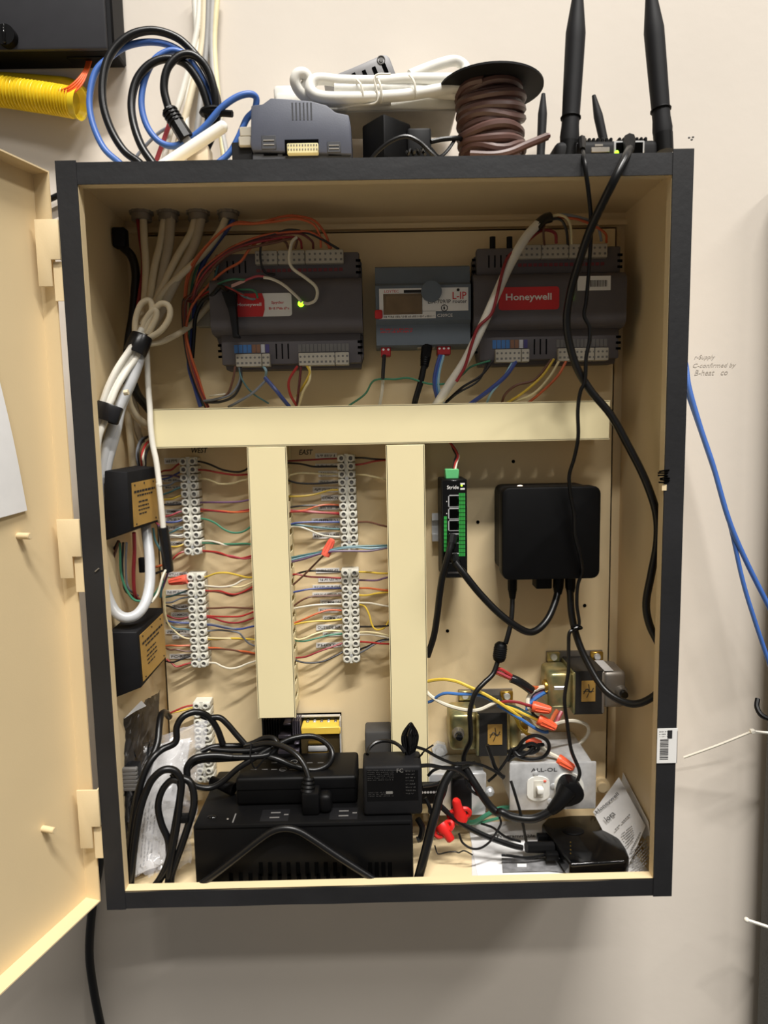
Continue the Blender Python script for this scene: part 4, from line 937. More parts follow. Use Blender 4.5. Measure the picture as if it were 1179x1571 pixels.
# ------------------------------------------------------------------ black wall box
yf = .092
x0, x1, z0, z1 = rect('P', 771, 747, 922, 889, yf)
bx = thing('black_gateway', 'square black plastic gateway box with rounded corners', 'box', ((x0+x1)/2, SP, z0))
MB().rbox(x0+.003, x1-.003, .118, SP-.0006, z0+.003, z1-.001, .008, 3, axis=1).build('back_half', blk_matte, bx)
MB().rbox(x0+.005, x1-.005, .110, .119, z0+.006, z1-.003, .007, 3, axis=1).build('seam_band', hole_m, bx)
bm = bmesh.new(); bmesh.ops.create_cube(bm, size=1)
for v in bm.verts: v.co = Vector(((x0+x1)/2+v.co.x*(x1-x0), (yf+.112)/2+v.co.y*(.112-yf), (z0+z1)/2+v.co.z*(z1-z0)))
bmesh.ops.bevel(bm, geom=[e for e in bm.edges if abs(e.verts[0].co.y-e.verts[1].co.y) > .01], offset=.009, segments=4, affect='EDGES', profile=.5)
bmesh.ops.bevel(bm, geom=[e for e in bm.edges if all(abs(v.co.y-yf) < 1e-5 for v in e.verts)], offset=.002, segments=2, affect='EDGES', profile=.5)
MB().bm(bm).build('front_cover', blk, bx)
p = pt('D', 580, 258, .125); MB().ball((p.x, .122, z1-.001), .0022, 1.6, 1, .7, 10).build('power_light', led_o, bx)
a0, a1, b0, b1 = rect('D', 668, 795, 758, 855, .112); MB().rbox(a0, a1, .106, .128, b0, z0+.006, .0015).build('dongle', blk, bx)

# network and power cables
def plugged(label, win, pts, ys, r, plugs, cat='cable', tip=None, group=None, m=None):
    P_ = path(win, pts, ys); t = thing('black_cable', label, cat, P_[0], group)
    MB().tube(P_, r, 10).build('cable', m or blk_rub, t)
    for (w_, a, b, da, db, ra, rb2) in plugs:
        A_, B_ = pt(w_, *a, da), pt(w_, *b, db); d_ = B_-A_
        pb = MB(); pb.cyl(A_, A_+d_*.6, ra, ra*.95, 8).cyl(A_+d_*.6, B_, ra*.85, rb2, 10)
        o = pb.build('plug', blk, t)
        rr = MB()
        for k in range(4): rr.lathe(A_+d_*(.62+.09*k), d_, [(0, ra*.9-(ra*.9-rb2)*k/4), (d_.length*.04, ra*.9-(ra*.9-rb2)*k/4)], 10)
        rr.build('strain_relief', blk, o)
    return t
plugged('black network cable hanging from the fourth switch port down behind the duct', 'D', [(195, 600), (175, 680), (145, 790), (128, 900), (115, 1010), (95, 1130), (60, 1240)], [.088, .084, .088, .094, .1, .108, .115], .0040, [('D', (205, 560), (190, 640), .096, .086, .0058, .0042)])
plugged('black network cable drooping from the lowest switch port to the gateway box', 'D', [(215, 710), (270, 780), (350, 880), (450, 985), (530, 1050), (620, 1102), (680, 1092), (740, 1030), (780, 940), (800, 860)], [.088, .084, .082, .08, .08, .084, .09, .1, .11, .118], .0042, [('D', (208, 675), (235, 735), .097, .086, .0058, .0042), ('D', (802, 800), (797, 890), .118, .116, .0068, .0045)])
pc = plugged('black power cord with a bead filter dropping from the gateway box', 'D', [(540, 900), (538, 980), (530, 1060), (510, 1140), (500, 1170)], [.116, .11, .105, .1, .098], .0030, [('D', (540, 800), (540, 915), .118, .114, .0058, .0036)])
A_, B_ = pt('V', 955, 0-110, .098), pt('V', 925, 115, .096)
MB().lathe(A_, B_-A_, [(0, .004), (.002, .0062), (.004, .0076), ((B_-A_).length-.005, .0076), ((B_-A_).length-.002, .0066), ((B_-A_).length, .004)], 16).build('bead_filter', blk, pc)
rg = MB()
for k in range(5): rg.lathe(A_.lerp(B_, .3+.1*k), B_-A_, [(0, .0081), (.0009, .0081)], 16)
rg.build('filter_ribs', blk_matte, pc)
MB().tube(path('V', [(915, 110), (860, 250), (760, 350), (670, 450), (620, 580), (598, 700), (605, 850), (605, 1000), (560, 1100), (530, 1180)], [.096, .09, .082, .078, .076, .076, .08, .084, .086])+path('Y', [(500, 250), (400, 330), (330, 420), (290, 560), (220, 690), (190, 800)], [.085, .08, .075, .07]), .0030, 10).build('cable', blk_rub, pc)
# long cable from the wireless router into the cabinet and back to the box
lc = thing('black_cable', 'thick black network cable hanging from the wireless router down the right side', 'cable', at(990, 900, .04))
MB().tube([at(x, y, d) for x, y, d in ((968, 226, .020), (962, 238, .000), (952, 258, -.0075), (940, 282, -.0075), (925, 312, .004), (905, 355, .022), (888, 405, .040), (875, 452, .056), (870, 500, .062), (882, 555, .064), (905, 597, .062), (938, 637, .058), (965, 685, .052), (990, 735, .044), (1007, 785, .034), (1009, 830, .032), (1000, 880, .036), (992, 925, .040), (997, 958, .036), (1012, 990, .026), (1024, 1025, .020), (1014, 1058, .026), (985, 1078, .040), (958, 1077, .052), (928, 1058, .068), (905, 1022, .085), (888, 985, .098), (878, 945, .108), (875, 905, .116))], .0042, 10).build('cable', blk_rub, lc)
A_, B_ = pt('D', 868, 800, .118), pt('D', 868, 880, .117); MB().cyl(A_, A_.lerp(B_, .7), .0066, .0062, 8).cyl(A_.lerp(B_, .7), B_, .0058, .0046, 10).build('plug', blk, lc)
A_, B_ = at(966, 214, .030), at(966, 232, .012); MB().cyl(A_, B_, .0062, .0046, 8).build('plug', blk, lc)
tn = thing('black_cable', 'thin black power lead hanging from the wireless router to the outlet', 'cable', at(870, 1190, .06))
MB().tube([at(x, y, d) for x, y, d in ((893, 226, .018), (896, 240, -.002), (899, 262, -.006), (903, 290, .0), (907, 330, .018), (907, 366, .032), (904, 416, .048), (900, 462, .054), (897, 484, .056), (905, 502, .056), (905, 523, .056), (900, 548, .056), (898, 584, .056), (891, 601, .058), (887, 630, .06))]
          + path('D', [(912, 0), (890, 120), (862, 220), (870, 330), (890, 440), (895, 560), (925, 680), (935, 760), (910, 840), (905, 950), (918, 1055), (895, 1085), (862, 1110), (858, 1190)], [.062, .068, .074, .078, .08, .08, .082, .09, .096, .096, .094, .092, .09, .088])
          + path('E', [(686, 200), (668, 330), (680, 440), (698, 560), (735, 655), (728, 700)], [.08, .074, .072, .066, .058, .056]), .0021, 8).build('cable', blk_rub, tn)
a = pt('D', 900, 1078, .093); MB().tube([a+Vector((-.006, -.004, .002)), a+Vector((0, -.006, .004)), a+Vector((.006, -.003, 0)), a+Vector((0, .002, -.003))], .0013, 6, closed=True).build('tie', blk, tn)
A_, B_ = at(893, 214, .03), at(894, 230, .008); MB().cyl(A_, B_, .0042, .003, 8).build('plug', blk, tn)

# ------------------------------------------------------------------ transformers
def transformer(label, win, core, bellL, bellR, ears, lab, knob, fr=.104, side='L'):
    x0, x1, z0, z1 = rect(win, *core, fr)
    t = thing('control_transformer', label, 'transformer', ((x0+x1)/2, SP, z0), 'control transformers')
    cm = MB(); n = 12
    for k in range(n):       # lamination packs
        a = fr+(SP-.004-fr)*k/n; cm.box(x0+(.0003 if k % 2 else 0), x1-(.0003 if k % 2 else 0), a, a+(SP-.004-fr)/n, z0, z1)
    cm.build('core', core_m, t)
    for nm, (bx0, bx1), m_ in (('end_bell', bellL, zinc), ('end_bell', bellR, zinc if side == 'L' else greyzinc)):
        p0 = pt(win, bx0, core[1], fr+.006).x; p1 = pt(win, bx1, core[1], fr+.006).x
        bb = MB(); bb.rbox(min(p0, p1), max(p0, p1), fr+.006, SP-.008, z0+.004, z1-.004, .006, 3)
        e_ = x0 if nm and p0 < x0 else x1
        bb.rbox(e_-.0016, e_+.0016, fr-.0012, SP-.004, z0+.001, z1-.001, .001, 1)
        bb.build(nm, m_, t)
    pl = MB(); ep = [pt(win, *e, SP-.003) for e in ears]
    pl.box(min(e.x for e in ep)-.008, max(e.x for e in ep)+.008, SP-.003, SP-.0008, z0-.006, max(e.z for e in ep)+.006)
    pl.build('mounting_plate', greyzinc, t)
    for i, e in enumerate(ep):
        ear = MB().rbox(e.x-.008, e.x+.008, SP-.008, SP-.003, e.z-.007, e.z+.006, .001, 1).build('mounting_ear', brass if i else zinc, t)
        MB().cyl((e.x, SP-.008, e.z), (e.x, SP-.011, e.z), .0045, .0038, 14).build('screw', steel, ear)
    a0, a1, b0, b1 = rect(win, *lab, fr-.0003)
    lo = MB().box(a0, a1, fr-.0008, fr-.0001, b0, b1).build('gold_label', gold_lab, t)
    cx, cz = (a0+a1)/2, (b0+b1)/2
    MB().tube([(cx-.006, fr-.001, cz-.003), (cx-.002, fr-.001, cz+.003), (cx+.003, fr-.001, cz-.001), (cx+.006, fr-.001, cz+.004)], .0006, 5).tube([(cx, fr-.001, cz+.009), (cx+.001, fr-.001, cz), (cx-.002, fr-.001, cz-.008)], .0005, 5).box(a0+.002, a1-.002, fr-.001, fr-.0006, cz-.0003, cz+.0003).build('printed_mark', core_m, lo)
    if knob:
        p = pt(win, *knob, fr+.002)
        k = MB().lathe((p.x, fr+.008, p.z), (0, -1, 0), [(0, .0075), (.004, .0075), (.006, .006), (.010, .006)], 18).build('bushing', greyzinc, t)
        MB().cyl((p.x, fr-.002, p.z), (p.x, fr-.008, p.z), .0046, .0042, 16).build('reset_button', blk_gloss, k)
    return t, (x0, x1, z0, z1)
tl, rc = transformer('lower left transformer with gold label and black reset button', 'V', (690, 690, 1035, 1180), (375, 690), (1040, 1190), [(540, 480), (1010, 485)], (800, 820, 965, 1050), (470, 930))
tu, rc2 = transformer('upper right transformer with gold label near the cabinet side', 'U', (650, 265, 890, 620), (440, 650), (890, 1085), [(475, 140), (830, 137)], (710, 345, 825, 515), (1045, 440), side='R')
p = pt('U', 470, 390, .122)
nb = MB().cyl((p.x+.012, .122, p.z), (p.x-.0005, .122, p.z), .0135, n=6).build('lock_nut', steel, tu)
MB().lathe((p.x, .122, p.z), (-1, 0, 0), [(0, .0085), (.010, .0085), (.011, .0075), (.010, .0055)], 18).build('nipple', brass, tu)
st_ = MB(); a, b_ = pt('U', 900, 205, .112), pt('U', 985, 270, .107)
x0_, x1_ = a.x, b_.x; zt_ = rc2[3]-.0035
st_.box(x0_, x1_, .112, .150, zt_, zt_+.0006).build('paper_label', paper2, tu)
p = pt('U', 200, 730, .120)
MB().cyl((rc[1]+.012, .125, (rc[2]+rc[3])/2+.004), (rc[1]+.026, .125, (rc[2]+rc[3])/2+.004), .012, n=16).build('nipple', brass, tl)
MB().cyl((rc[1]+.010, .125, (rc[2]+rc[3])/2+.004), (rc[1]+.014, .125, (rc[2]+rc[3])/2+.004), .0155, n=6).build('lock_nut', zinc, tl)

# lead wires around the transformers
GT = 'transformer lead wires'
for l, c, win, pts, ys, r in (
    ('yellow lead crossing over the lower transformer', 'yellow', 'V', [(100, 340), (200, 318), (320, 312), (450, 335), (580, 390), (750, 470), (900, 555), (1060, 660), (1180, 740)], [.11, .095, .085, .085, .09], .0020),
    ('blue lead arching over the lower transformer', 'skyblue', 'V', [(100, 575), (170, 555), (240, 500), (330, 468), (480, 478), (620, 480), (760, 505), (900, 580), (1060, 660), (1180, 735)], [.112, .1, .09, .088, .088, .092], .0018),
    ('white lead drooping over the lower transformer', 'white', 'V', [(100, 440), (160, 500), (280, 575), (430, 630), (600, 662), (720, 650), (830, 600), (890, 570), (930, 560)], [.112, .098, .088, .086, .088], .0022),
    ('yellow lead running to the middle wire nut', 'yellow', 'U', [(40, 545), (130, 570), (240, 620), (320, 655), (370, 680)], [.09, .088, .086], .0018),
    ('blue lead running under the middle wire nut', 'skyblue', 'U', [(20, 545), (120, 605), (230, 670), (330, 735), (400, 765), (440, 765)], [.09, .088, .086], .0020),
    ('dark green lead running behind the middle wire nut', 'teal', 'U', [(60, 540), (170, 560), (250, 600), (330, 645)], [.092, .09], .0013),
    ('maroon lead running to the upper wire nut', 'crimson', 'U', [(20, 530), (90, 515), (180, 520), (250, 540), (320, 555)], [.092, .088, .086], .0018),
    ('white lead curling from the upper transformer nipple', 'white', 'U', [(420, 395), (360, 405), (300, 440), (270, 500), (275, 560), (300, 590)], [.12, .108, .098, .09], .0026),
    ('blue lead curling from the upper transformer nipple', 'skyblue', 'U', [(420, 435), (360, 470), (300, 515), (270, 555), (265, 590)], [.12, .108, .098, .094], .0026),
    ('violet lead from the upper transformer nipple', 'violet', 'U', [(420, 415), (350, 450), (290, 500), (255, 545), (310, 560)], [.122, .11, .1, .09], .0020),
    ('black lead bending below the upper wire nut', 'black', 'U', [(340, 440), (300, 470), (300, 560), (315, 620), (370, 660)], [.118, .105, .096, .09], .0018),
    ('orange lead rising behind the middle wire nut', 'orange', 'U', [(510, 590), (480, 640), (455, 690)], [.1, .094, .09], .0026),
    ('crimson lead rising behind the middle wire nut', 'pink', 'U', [(545, 600), (525, 640), (505, 690), (480, 720)], [.1, .094, .09], .0026),
    ('white lead looping out from the middle wire nut to the box below', 'white', 'U', [(480, 705), (560, 680), (650, 675), (740, 700), (770, 740), (755, 800), (690, 860), (580, 900), (460, 915)], [.088, .1, .12, .13, .128, .12], .0022),
    ('dark yellow lead sagging from the lower transformer', 'yellow', 'U', [(60, 570), (160, 640), (200, 720), (260, 780), (330, 800)], [.1, .1, .105, .11], .0020),
    ('second dark yellow lead beside the lower transformer nipple', 'cream', 'U', [(200, 600), (250, 640), (290, 680), (350, 740)], [.1, .1, .104], .0022),
    ('white lead into the lowest wire nut', 'white', 'X', [(300, -30), (350, 20), (400, 45), (430, 62)], [.09, .084, .08], .0024),
    ('short white lead behind the low red wire nut', 'white', 'U', [(320, 850), (380, 900), (450, 940), (520, 975)], [.095, .088, .082], .0022),
    ('upper red lead into the black splice sleeve', 'red', 'V', [(890, 190), (950, 195), (1020, 235), (1090, 285)], [.098, .094, .094], .0020),
    ('lower red lead into the black splice sleeve', 'pink', 'V', [(885, 215), (960, 245), (1030, 280), (1085, 300)], [.098, .094, .094], .0020),
    ('orange lead into the black splice sleeve', 'orange', 'V', [(885, 235), (960, 265), (1040, 300), (1080, 315)], [.098, .095, .094], .0018),
    ('orange lead out of the black splice sleeve', 'orange', 'U', [(270, 395), (330, 405), (420, 400)], [.1, .11, .122], .0028)):
    wire(l, c, win, pts, ys, r, GT)
sl = MB(); sl.tube(path('U', [(130, 325), (180, 345), (240, 380), (300, 425)], [.094, .094, .097, .1]), .0052, 10); sl.build('splice_sleeve', tape_m, None, 'black tape sleeve splicing the red and orange leads', 'sleeve')
wirenut('orange wire nut at the top, pointing right beside the upper transformer', 'U', (310, 555), (465, 588), (.086, .078), .0062)
wirenut('orange wire nut in the middle, pointing down right', 'U', (355, 660), (505, 735), (.084, .078), .0064)
wirenut('dark orange wire nut low among black leads', 'U', (255, 830), (385, 865), (.1, .094), .0054)
wirenut('orange wire nut lying on the steel outlet box', 'X', (425, 70), (548, 145), (.078, .068), .0062)

# ------------------------------------------------------------------ steel outlet box with switch and receptacle
yf = .072
x0, x1, z0, z1 = rect('X', 60, 100, 715, 456, yf)
ob = thing('outlet_box', 'galvanised steel box with white toggle switch and round receptacle', 'outlet box', ((x0+x1)/2, .12, z0))
MB().rbox(x0+.003, x1-.003, yf+.0016, SP-.002, z0+.002, z1-.002, .002, 1).build('box_body', steel, ob)
MB().rbox(x0, x1, yf, yf+.004, z0, z1, .0018, 2).build('cover_plate', steel, ob)
a0, a1, b0, b1 = rect('X', 192, 200, 362, 388, yf-.001); cx, cz = (a0+a1)/2, (b0+b1)/2
sy = MB().extrude([(cx+(a1-a0)/2*max(-1, min(1, 1.25*math.cos(t_*.2618))), cz+(b1-b0)/2*math.sin(t_*.2618)) for t_ in range(24)], yf-.0015, yf, 0).build('switch_yoke', white_p, ob)
MB().rbox(cx-.0055, cx+.0055, yf-.0022, yf-.0012, cz-.0105, cz+.0105, .0008, 1).build('switch_frame', mat('ivory_shade', (206, 202, 190)), sy)
MB().rbox(cx-.003, cx+.0045, yf-.011, yf-.002, cz-.002, cz+.0045, .0012).build('toggle', white_p, sy)
MB().box(cx+.006, cx+.009, yf-.0024, yf-.0014, cz+.0085, cz+.0105).build('red_dot', salmon, sy)
p = pt('X', 505, 275, yf)
rcp = MB().cyl((p.x, yf, p.z), (p.x, yf-.003, p.z), .0172, n=32).build('receptacle', white_p, ob)
MB().box(p.x-.0008, p.x+.0008, yf-.0032, yf-.002, p.z+.008, p.z+.013).box(p.x+.006, p.x+.0075, yf-.0032, yf-.002, p.z+.006, p.z+.013).build('slots', hole_m, rcp)
for (x, y) in ((390, 275), (365, 390), (258, 180)):
    p = pt('X', x, y, yf); MB().lathe((p.x, yf, p.z), (0, -1, 0), [(0, .0036), (.001, .0034), (.0018, .002)], 12).build('screw', steel, ob)
a0, a1, b0, b1 = rect('X', 222, 138, 420, 166, yf-.0003); lettering('ALL-OL', ob, ink, (a0, yf-.0004, b0), b1-b0, a1-a0, bold=.004, name='handwriting')
# big black plug on the receptacle and its cord
pg = thing('power_plug', 'large angled black plug in the receptacle with its thick cord', 'plug', pt('X', 480, 380, .05))
pol = [pt('X', x, y, .054) for x, y in ((470, 232), (510, 218), (560, 228), (600, 268), (618, 315), (612, 352), (580, 385), (520, 408), (470, 420), (430, 392), (425, 330), (445, 270))]
pm = MB().extrude([(q.x, q.z) for q in pol], .046, .069, .004); pm.build('plug_body', blk, pg)
MB().tube(path('X', [(500, 300), (455, 370), (405, 430), (365, 465)], [.052, .048, .046, .046]), lambda t_: .0105-.0052*t_, 12).build('strain_relief', blk, pg)
MB().tube(path('X', [(385, 450), (330, 485), (250, 518), (160, 520), (60, 500), (0, 470)], [.046, .046, .048, .05])+path('Y', [(880, 760), (800, 690), (720, 580), (650, 470), (580, 360), (530, 280), (470, 240)], [.054, .058, .062, .068, .07]), .0046, 12).build('cord', blk_rub, pg)
# ------------------------------------------------------------------ left junction box and clutter right of the UPS
FLR = -.3814
def prism(top, vec, bev=0, seg=2):
    bm = bmesh.new(); vs_ = [bm.verts.new(v) for v in top]; f = bm.faces.new(vs_)
    g = bmesh.ops.extrude_face_region(bm, geom=[f])
    for v in g['geom']:
        if isinstance(v, bmesh.types.BMVert): v.co += Vector(vec)
    bmesh.ops.recalc_face_normals(bm, faces=bm.faces)
    if bev: bmesh.ops.bevel(bm, geom=list(bm.edges), offset=bev, segments=seg, affect='EDGES', profile=.5)
    return MB().bm(bm)
x0, x1, z0, z1 = rect('Y', 150, 350, 752, 790, .105)
jb = thing('junction_box', 'smaller steel junction box behind the black leads with a black relay', 'junction box', ((x0+x1)/2, .13, z0))
MB().rbox(x0, x1, .108, SP-.002, z0, z1, .002, 1).build('box_body', steel, jb)
MB().rbox(x0-.002, x1+.001, .105, .109, z0-.001, z1+.002, .0015, 1).build('cover_plate', steel, jb)
a0, a1, b0, b1 = rect('Y', 385, 390, 600, 800, .09); MB().rbox(a0, a1, .088, .105, b0, b1, .0015).build('relay', blk_matte, jb)
a0, a1, b0, b1 = rect('Y', 40, 440, 260, 640, .1)
tr_ = MB().rbox(a0, a1, .094, .105, b0, b1, .001, 1).build('terminal_row', blk, jb)
sc_ = MB()
for k in range(7):
    x = a0+(a1-a0)*(k+.5)/7; sc_.cyl((x, .0935, b0+(b1-b0)*.65), (x, .095, b0+(b1-b0)*.65), .0015, n=8)
sc_.build('screw_heads', steel, tr_)
p = pt('Y', 800, 540, .12); MB().lathe((p.x, .125, p.z), (0, -1, 0), [(0, .0055), (.006, .0055), (.009, .003)], 14).build('side_screw', steel, jb)
p = pt('Y', 255, 110, .148); b = MB().cyl((p.x, SP-.0004, p.z), (p.x, SP-.008, p.z), .0105, n=6).cyl((p.x, SP-.008, p.z), (p.x, SP-.012, p.z), .006, n=12); b.build('hex_bolt', steel, None, 'steel hex bolt on the panel left of the lower transformer', 'bolt')
p = pt('Y', 90, 200, .15); MB().rbox(p.x-.011, p.x+.006, .152, SP-.0005, p.z-.010, p.z+.008, .003).build('panel_bracket', duct_m, None, 'small cream bracket on the panel beside the hex bolt', 'bracket')
wirenut('upright red winged wire nut left of the papers', 'Y', (480, 840), (425, 615), (.062, .056), .0070, redcap, cap=True)
wirenut('red winged wire nut pointing down towards the cabinet floor', 'Y', (265, 890), (385, 1080), (.058, .046), .0068, redcap, cap=True)
wire('green wire lying along the floor under the papers edge', 'green', 'Y', [(540, 870), (640, 860), (760, 790), (850, 740), (920, 715), (1020, 705)], [.10, .09, .09, .095], .0028)
wire('green wire lying left of the upper green floor wire', 'green', 'Y', [(545, 880), (680, 875), (820, 840), (900, 820)], [.10, .09, .088], .0018)
GL = 'black leads tangled right of the UPS'
for i, (pts, ys, r) in enumerate((([(0, 45), (90, 75), (200, 140), (320, 195), (420, 225), (560, 215), (700, 240), (820, 290), (960, 370)], [.05, .055, .06, .066, .07], .0018),
                                  ([(20, 250), (150, 245), (280, 270), (400, 280), (500, 330), (600, 430), (700, 540)], [.05, .055, .062, .07], .0024),
                                  ([(60, 120), (20, 160), (90, 80), (180, 20)], [.055, .06], .0010),
                                  ([(70, 470), (180, 455), (300, 410), (420, 320), (520, 260), (640, 210)], [.06, .062, .066], .0022),
                                  ([(120, 360), (180, 300), (280, 265), (400, 270)], [.06, .064], .0018),
                                  ([(770, 20), (820, 160), (850, 250), (900, 330), (950, 380)], [.07, .072, .074], .0024),
                                  ([(1040, 60), (990, 170), (930, 260), (860, 350), (780, 420)], [.08, .076, .074], .0016),
                                  ([(530, 390), (570, 490), (650, 560), (700, 570), (710, 540), (650, 480)], [.064, .06, .062], .0016),
                                  ([(90, 600), (140, 700), (150, 760), (200, 700), (250, 640)], [.05, .046, .048], .0022),
                                  ([(10, 830), (60, 930), (40, 1040), (0, 1060)], [.05, .048], .0036))):
    wire(('longest thin', 'upper thick', 'tiny stray', 'lower', 'short arching', 'drooping', 'back', 'looped', 'kinked', 'low thick')[i]+' black lead in the tangle right of the UPS', 'black', 'Y', pts, ys, r, GL, m=blk_rub, name='lead_cable', n=8)
for i, (win, pts, ys, r) in enumerate((('Y', [(840, 690), (900, 800), (920, 880), (870, 980), (800, 1080), (700, 1150), (600, 1155), (500, 1090), (460, 990)], [.07, .055, .045, .04, .045], .0013), ('Y', [(260, 690), (380, 800), (520, 900), (680, 985), (860, 1060), (1040, 1120), (1160, 1150)], [.06, .055, .05, .05], .0032),
                                       ('Y', [(700, 880), (820, 920), (880, 960), (980, 1030), (1140, 1080)], [.07, .062, .056], .0014), ('Y', [(195, 1120), (220, 1200), (250, 1215), (340, 1195), (420, 1190), (460, 1200), (520, 1180), (610, 1225)], [.06, .05, .05], .0008),
                                       ('X', [(70, 235), (100, 330), (135, 450), (160, 560), (185, 690)], [.058, .05, .046, .045], .0017))):
    wire(('thin black lead looping over the white papers', 'fat black lead running right to the glossy adapter', 'thin black lead between the looping lead and the papers', 'hair thin stray wire on the cabinet floor', 'straight black lead hanging in front of the switch')[i], 'black', win, pts, ys, r, m=blk_rub, name='lead_cable', n=8)
kn = thing('lead_knot', 'knot of thin black leads tied below the low orange wire nut', 'cable', pt('U', 220, 900, .08))
for pts in ([(100, 930), (180, 900), (240, 830), (330, 795), (420, 830), (445, 900), (400, 970), (300, 990), (200, 970), (150, 920), (240, 880), (330, 900)], [(120, 960), (200, 930), (300, 940), (360, 900), (300, 860), (220, 900), (160, 960), (100, 1000)], [(140, 900), (200, 960), (280, 930), (330, 880), (400, 870)], [(150, 930), (230, 950), (310, 920)]):
    MB().tube(path('U', pts, [.084, .078, .08, .084]), .0022, 8).build('loop', blk_rub, kn)
wire('thick black cord falling from the tangle to the front edge', 'black', 'Y', [(470, 240), (380, 310), (300, 440), (250, 580), (215, 720), (170, 880), (120, 1080), (70, 1280), (0, 1540), (-20, 1620)], [.066, .06, .052, .044, .036, .028, .02, .014], .0052, m=blk_rub, name='power_cable', cat='cable', n=12)

# ------------------------------------------------------------------ papers and glossy adapter
def patch(c00, c10, c11, c01, bulge, n=8, seed=0, th=.0004):
    def fn(u, v):
        p = (c00*(1-u)+c10*u)*(1-v)+(c01*(1-u)+c11*u)*v
        return p+Vector(bulge)*(math.sin(math.pi*u)*math.sin(math.pi*v))+Vector((0, 0, 1))*.0004*noise.noise(Vector((u*3, v*3, seed)))
    return fn
P0 = [atz(735, 1353, FLR+.001), atz(1004, 1346, FLR+.001), atz(930, 1255, FLR+.001), atz(718, 1262, FLR+.001)]
P0[1].x = min(P0[1].x, .299)
fn0 = patch(P0[0], P0[1], P0[2], P0[3], (0, 0, .0012))
pa = thing('printed_sheet', 'white printed sheet lying flat on the cabinet floor', 'paper', P0[0])
MB().grid(fn0, 10, 8, (0, 0, -.0004)).build('sheet', paper_m, pa)
def onfloor(win, x, y, dz=.0028): a = px(win, x, y); return atz(a[0], a[1], FLR+dz)
pic = [onfloor('X', x, y) for x, y in ((10, 925), (360, 915), (470, 925), (420, 830), (340, 818), (0, 815))]
MB().add(pic, [tuple(range(6))]).build('printed_picture', mat('picture_grey', (120, 120, 122), .8, var=.3, scale=120), pa)
for poly in (((118, 885), (188, 885), (188, 860), (118, 860)),): MB().add([onfloor('X', x, y, .0032) for x, y in poly], [(0, 1, 2, 3)]).build('printed_patch', print_w, pa)
a, b_ = onfloor('X', -30, 670), onfloor('X', 262, 668); rm = Matrix(((b_-a).normalized(), Vector((0, 1, 0)), Vector((0, 0, 1)))).transposed().to_4x4()
lettering('Programmable', pa, ink, a, .0085, (b_-a).length, rot=rm, bold=.012)
P1 = [onfloor('Y', 640, 1180, .0015), onfloor('Y', 720, 1530, .0015)]
q = [atz(730, 1353, FLR+.0004), atz(990, 1349, FLR+.0004), atz(880, 1275, FLR+.0004), atz(724, 1290, FLR+.0004)]
MB().grid(patch(q[0]-Vector((.004, 0, 0)), q[1], q[2], q[3], (0, 0, .0002)), 6, 6, (0, 0, -.0003)).build('paper_sheet', paper2, None, 'grey backing sheet under the white sheet on the cabinet floor', 'paper')
# leaning manual
Tm, Lm, Rm, Bm = pt('X', 885, 207, .130), pt('X', 690, 470, .105), pt('X', 1150, 575, .058), pt('X', 930, 955, .032)
Bm.z = max(Bm.z, FLR+.002); Rm.x = min(Rm.x, .2995)
man = thing('printed_manual', 'printed manual page leaning in the right corner of the cabinet', 'manual', Bm)
nm_ = (Rm-Lm).cross(Tm-Bm).normalized(); nm_ = -nm_ if nm_.y > 0 else nm_
fm = patch(Lm, Bm, Rm, Tm, nm_*.002)
MB().grid(fm, 10, 10, -nm_*.0006).build('page', paper2, man)
dirx = (Tm-Lm).normalized(); ny = nm_.cross(dirx).normalized(); rm = Matrix((dirx, ny, nm_)).transposed().to_4x4()
def onman(x, y, off=.0035):
    o = px('X', x, y); d_ = ray(*o); t_ = (Lm+nm_*(.0005+off)-CAM).dot(nm_)/d_.dot(nm_); return CAM+d_*t_
for s, a, b_, h in (('Honeywell', (725, 490), (893, 345), .0062), ('lora', (798, 545), (862, 490), .0075)):
    A_, B_ = onman(*a), onman(*b_); dx = (B_-A_).normalized(); dy = nm_.cross(dx).normalized(); dy = -dy if dy.z < 0 else dy
    lettering(s, man, ink, A_, h, (B_-A_).length, rot=Matrix((dx, dy, dx.cross(dy))).transposed().to_4x4(), bold=.006)
ln = MB()
for (a, b_) in [((855, 605), (970, 485))]+[((905+i*9, 640+i*16), (985+i*4, 575+i*16)) for i in range(6)]+[((975, 760-0), (1050, 620))]+[((975+i*2, 790+i*26), (1085+i*6, 660+i*22)) for i in range(8)]:
    A_, B_ = onman(*a, .0036), onman(*b_, .0036); dy = nm_.cross((B_-A_).normalized()).normalized()*.0007
    k = 9
    for j in range(k):
        if random.random() < .82: ln.add([A_.lerp(B_, j/k)-dy, A_.lerp(B_, (j+.8)/k)-dy, A_.lerp(B_, (j+.8)/k)+dy, A_.lerp(B_, j/k)+dy], [(0, 1, 2, 3)])
ln.build('small_print', ink_grey, man)
c = [pt('X', 945, 175, .14), pt('X', 1155, 545, .055), pt('X', 1160, 480, .06), pt('X', 1010, 275, .13)]
for v in c: v.x = min(v.x, .3015)
MB().grid(patch(pt('X', 880, 400, .14), pt('X', 1140, 760, .05), c[1], c[0], (0, 0, .003)), 6, 6, (.0004, .0004, 0)).build('paper_sheet', paper_m, None, 'plain page standing behind the leaning manual in the right corner', 'paper')
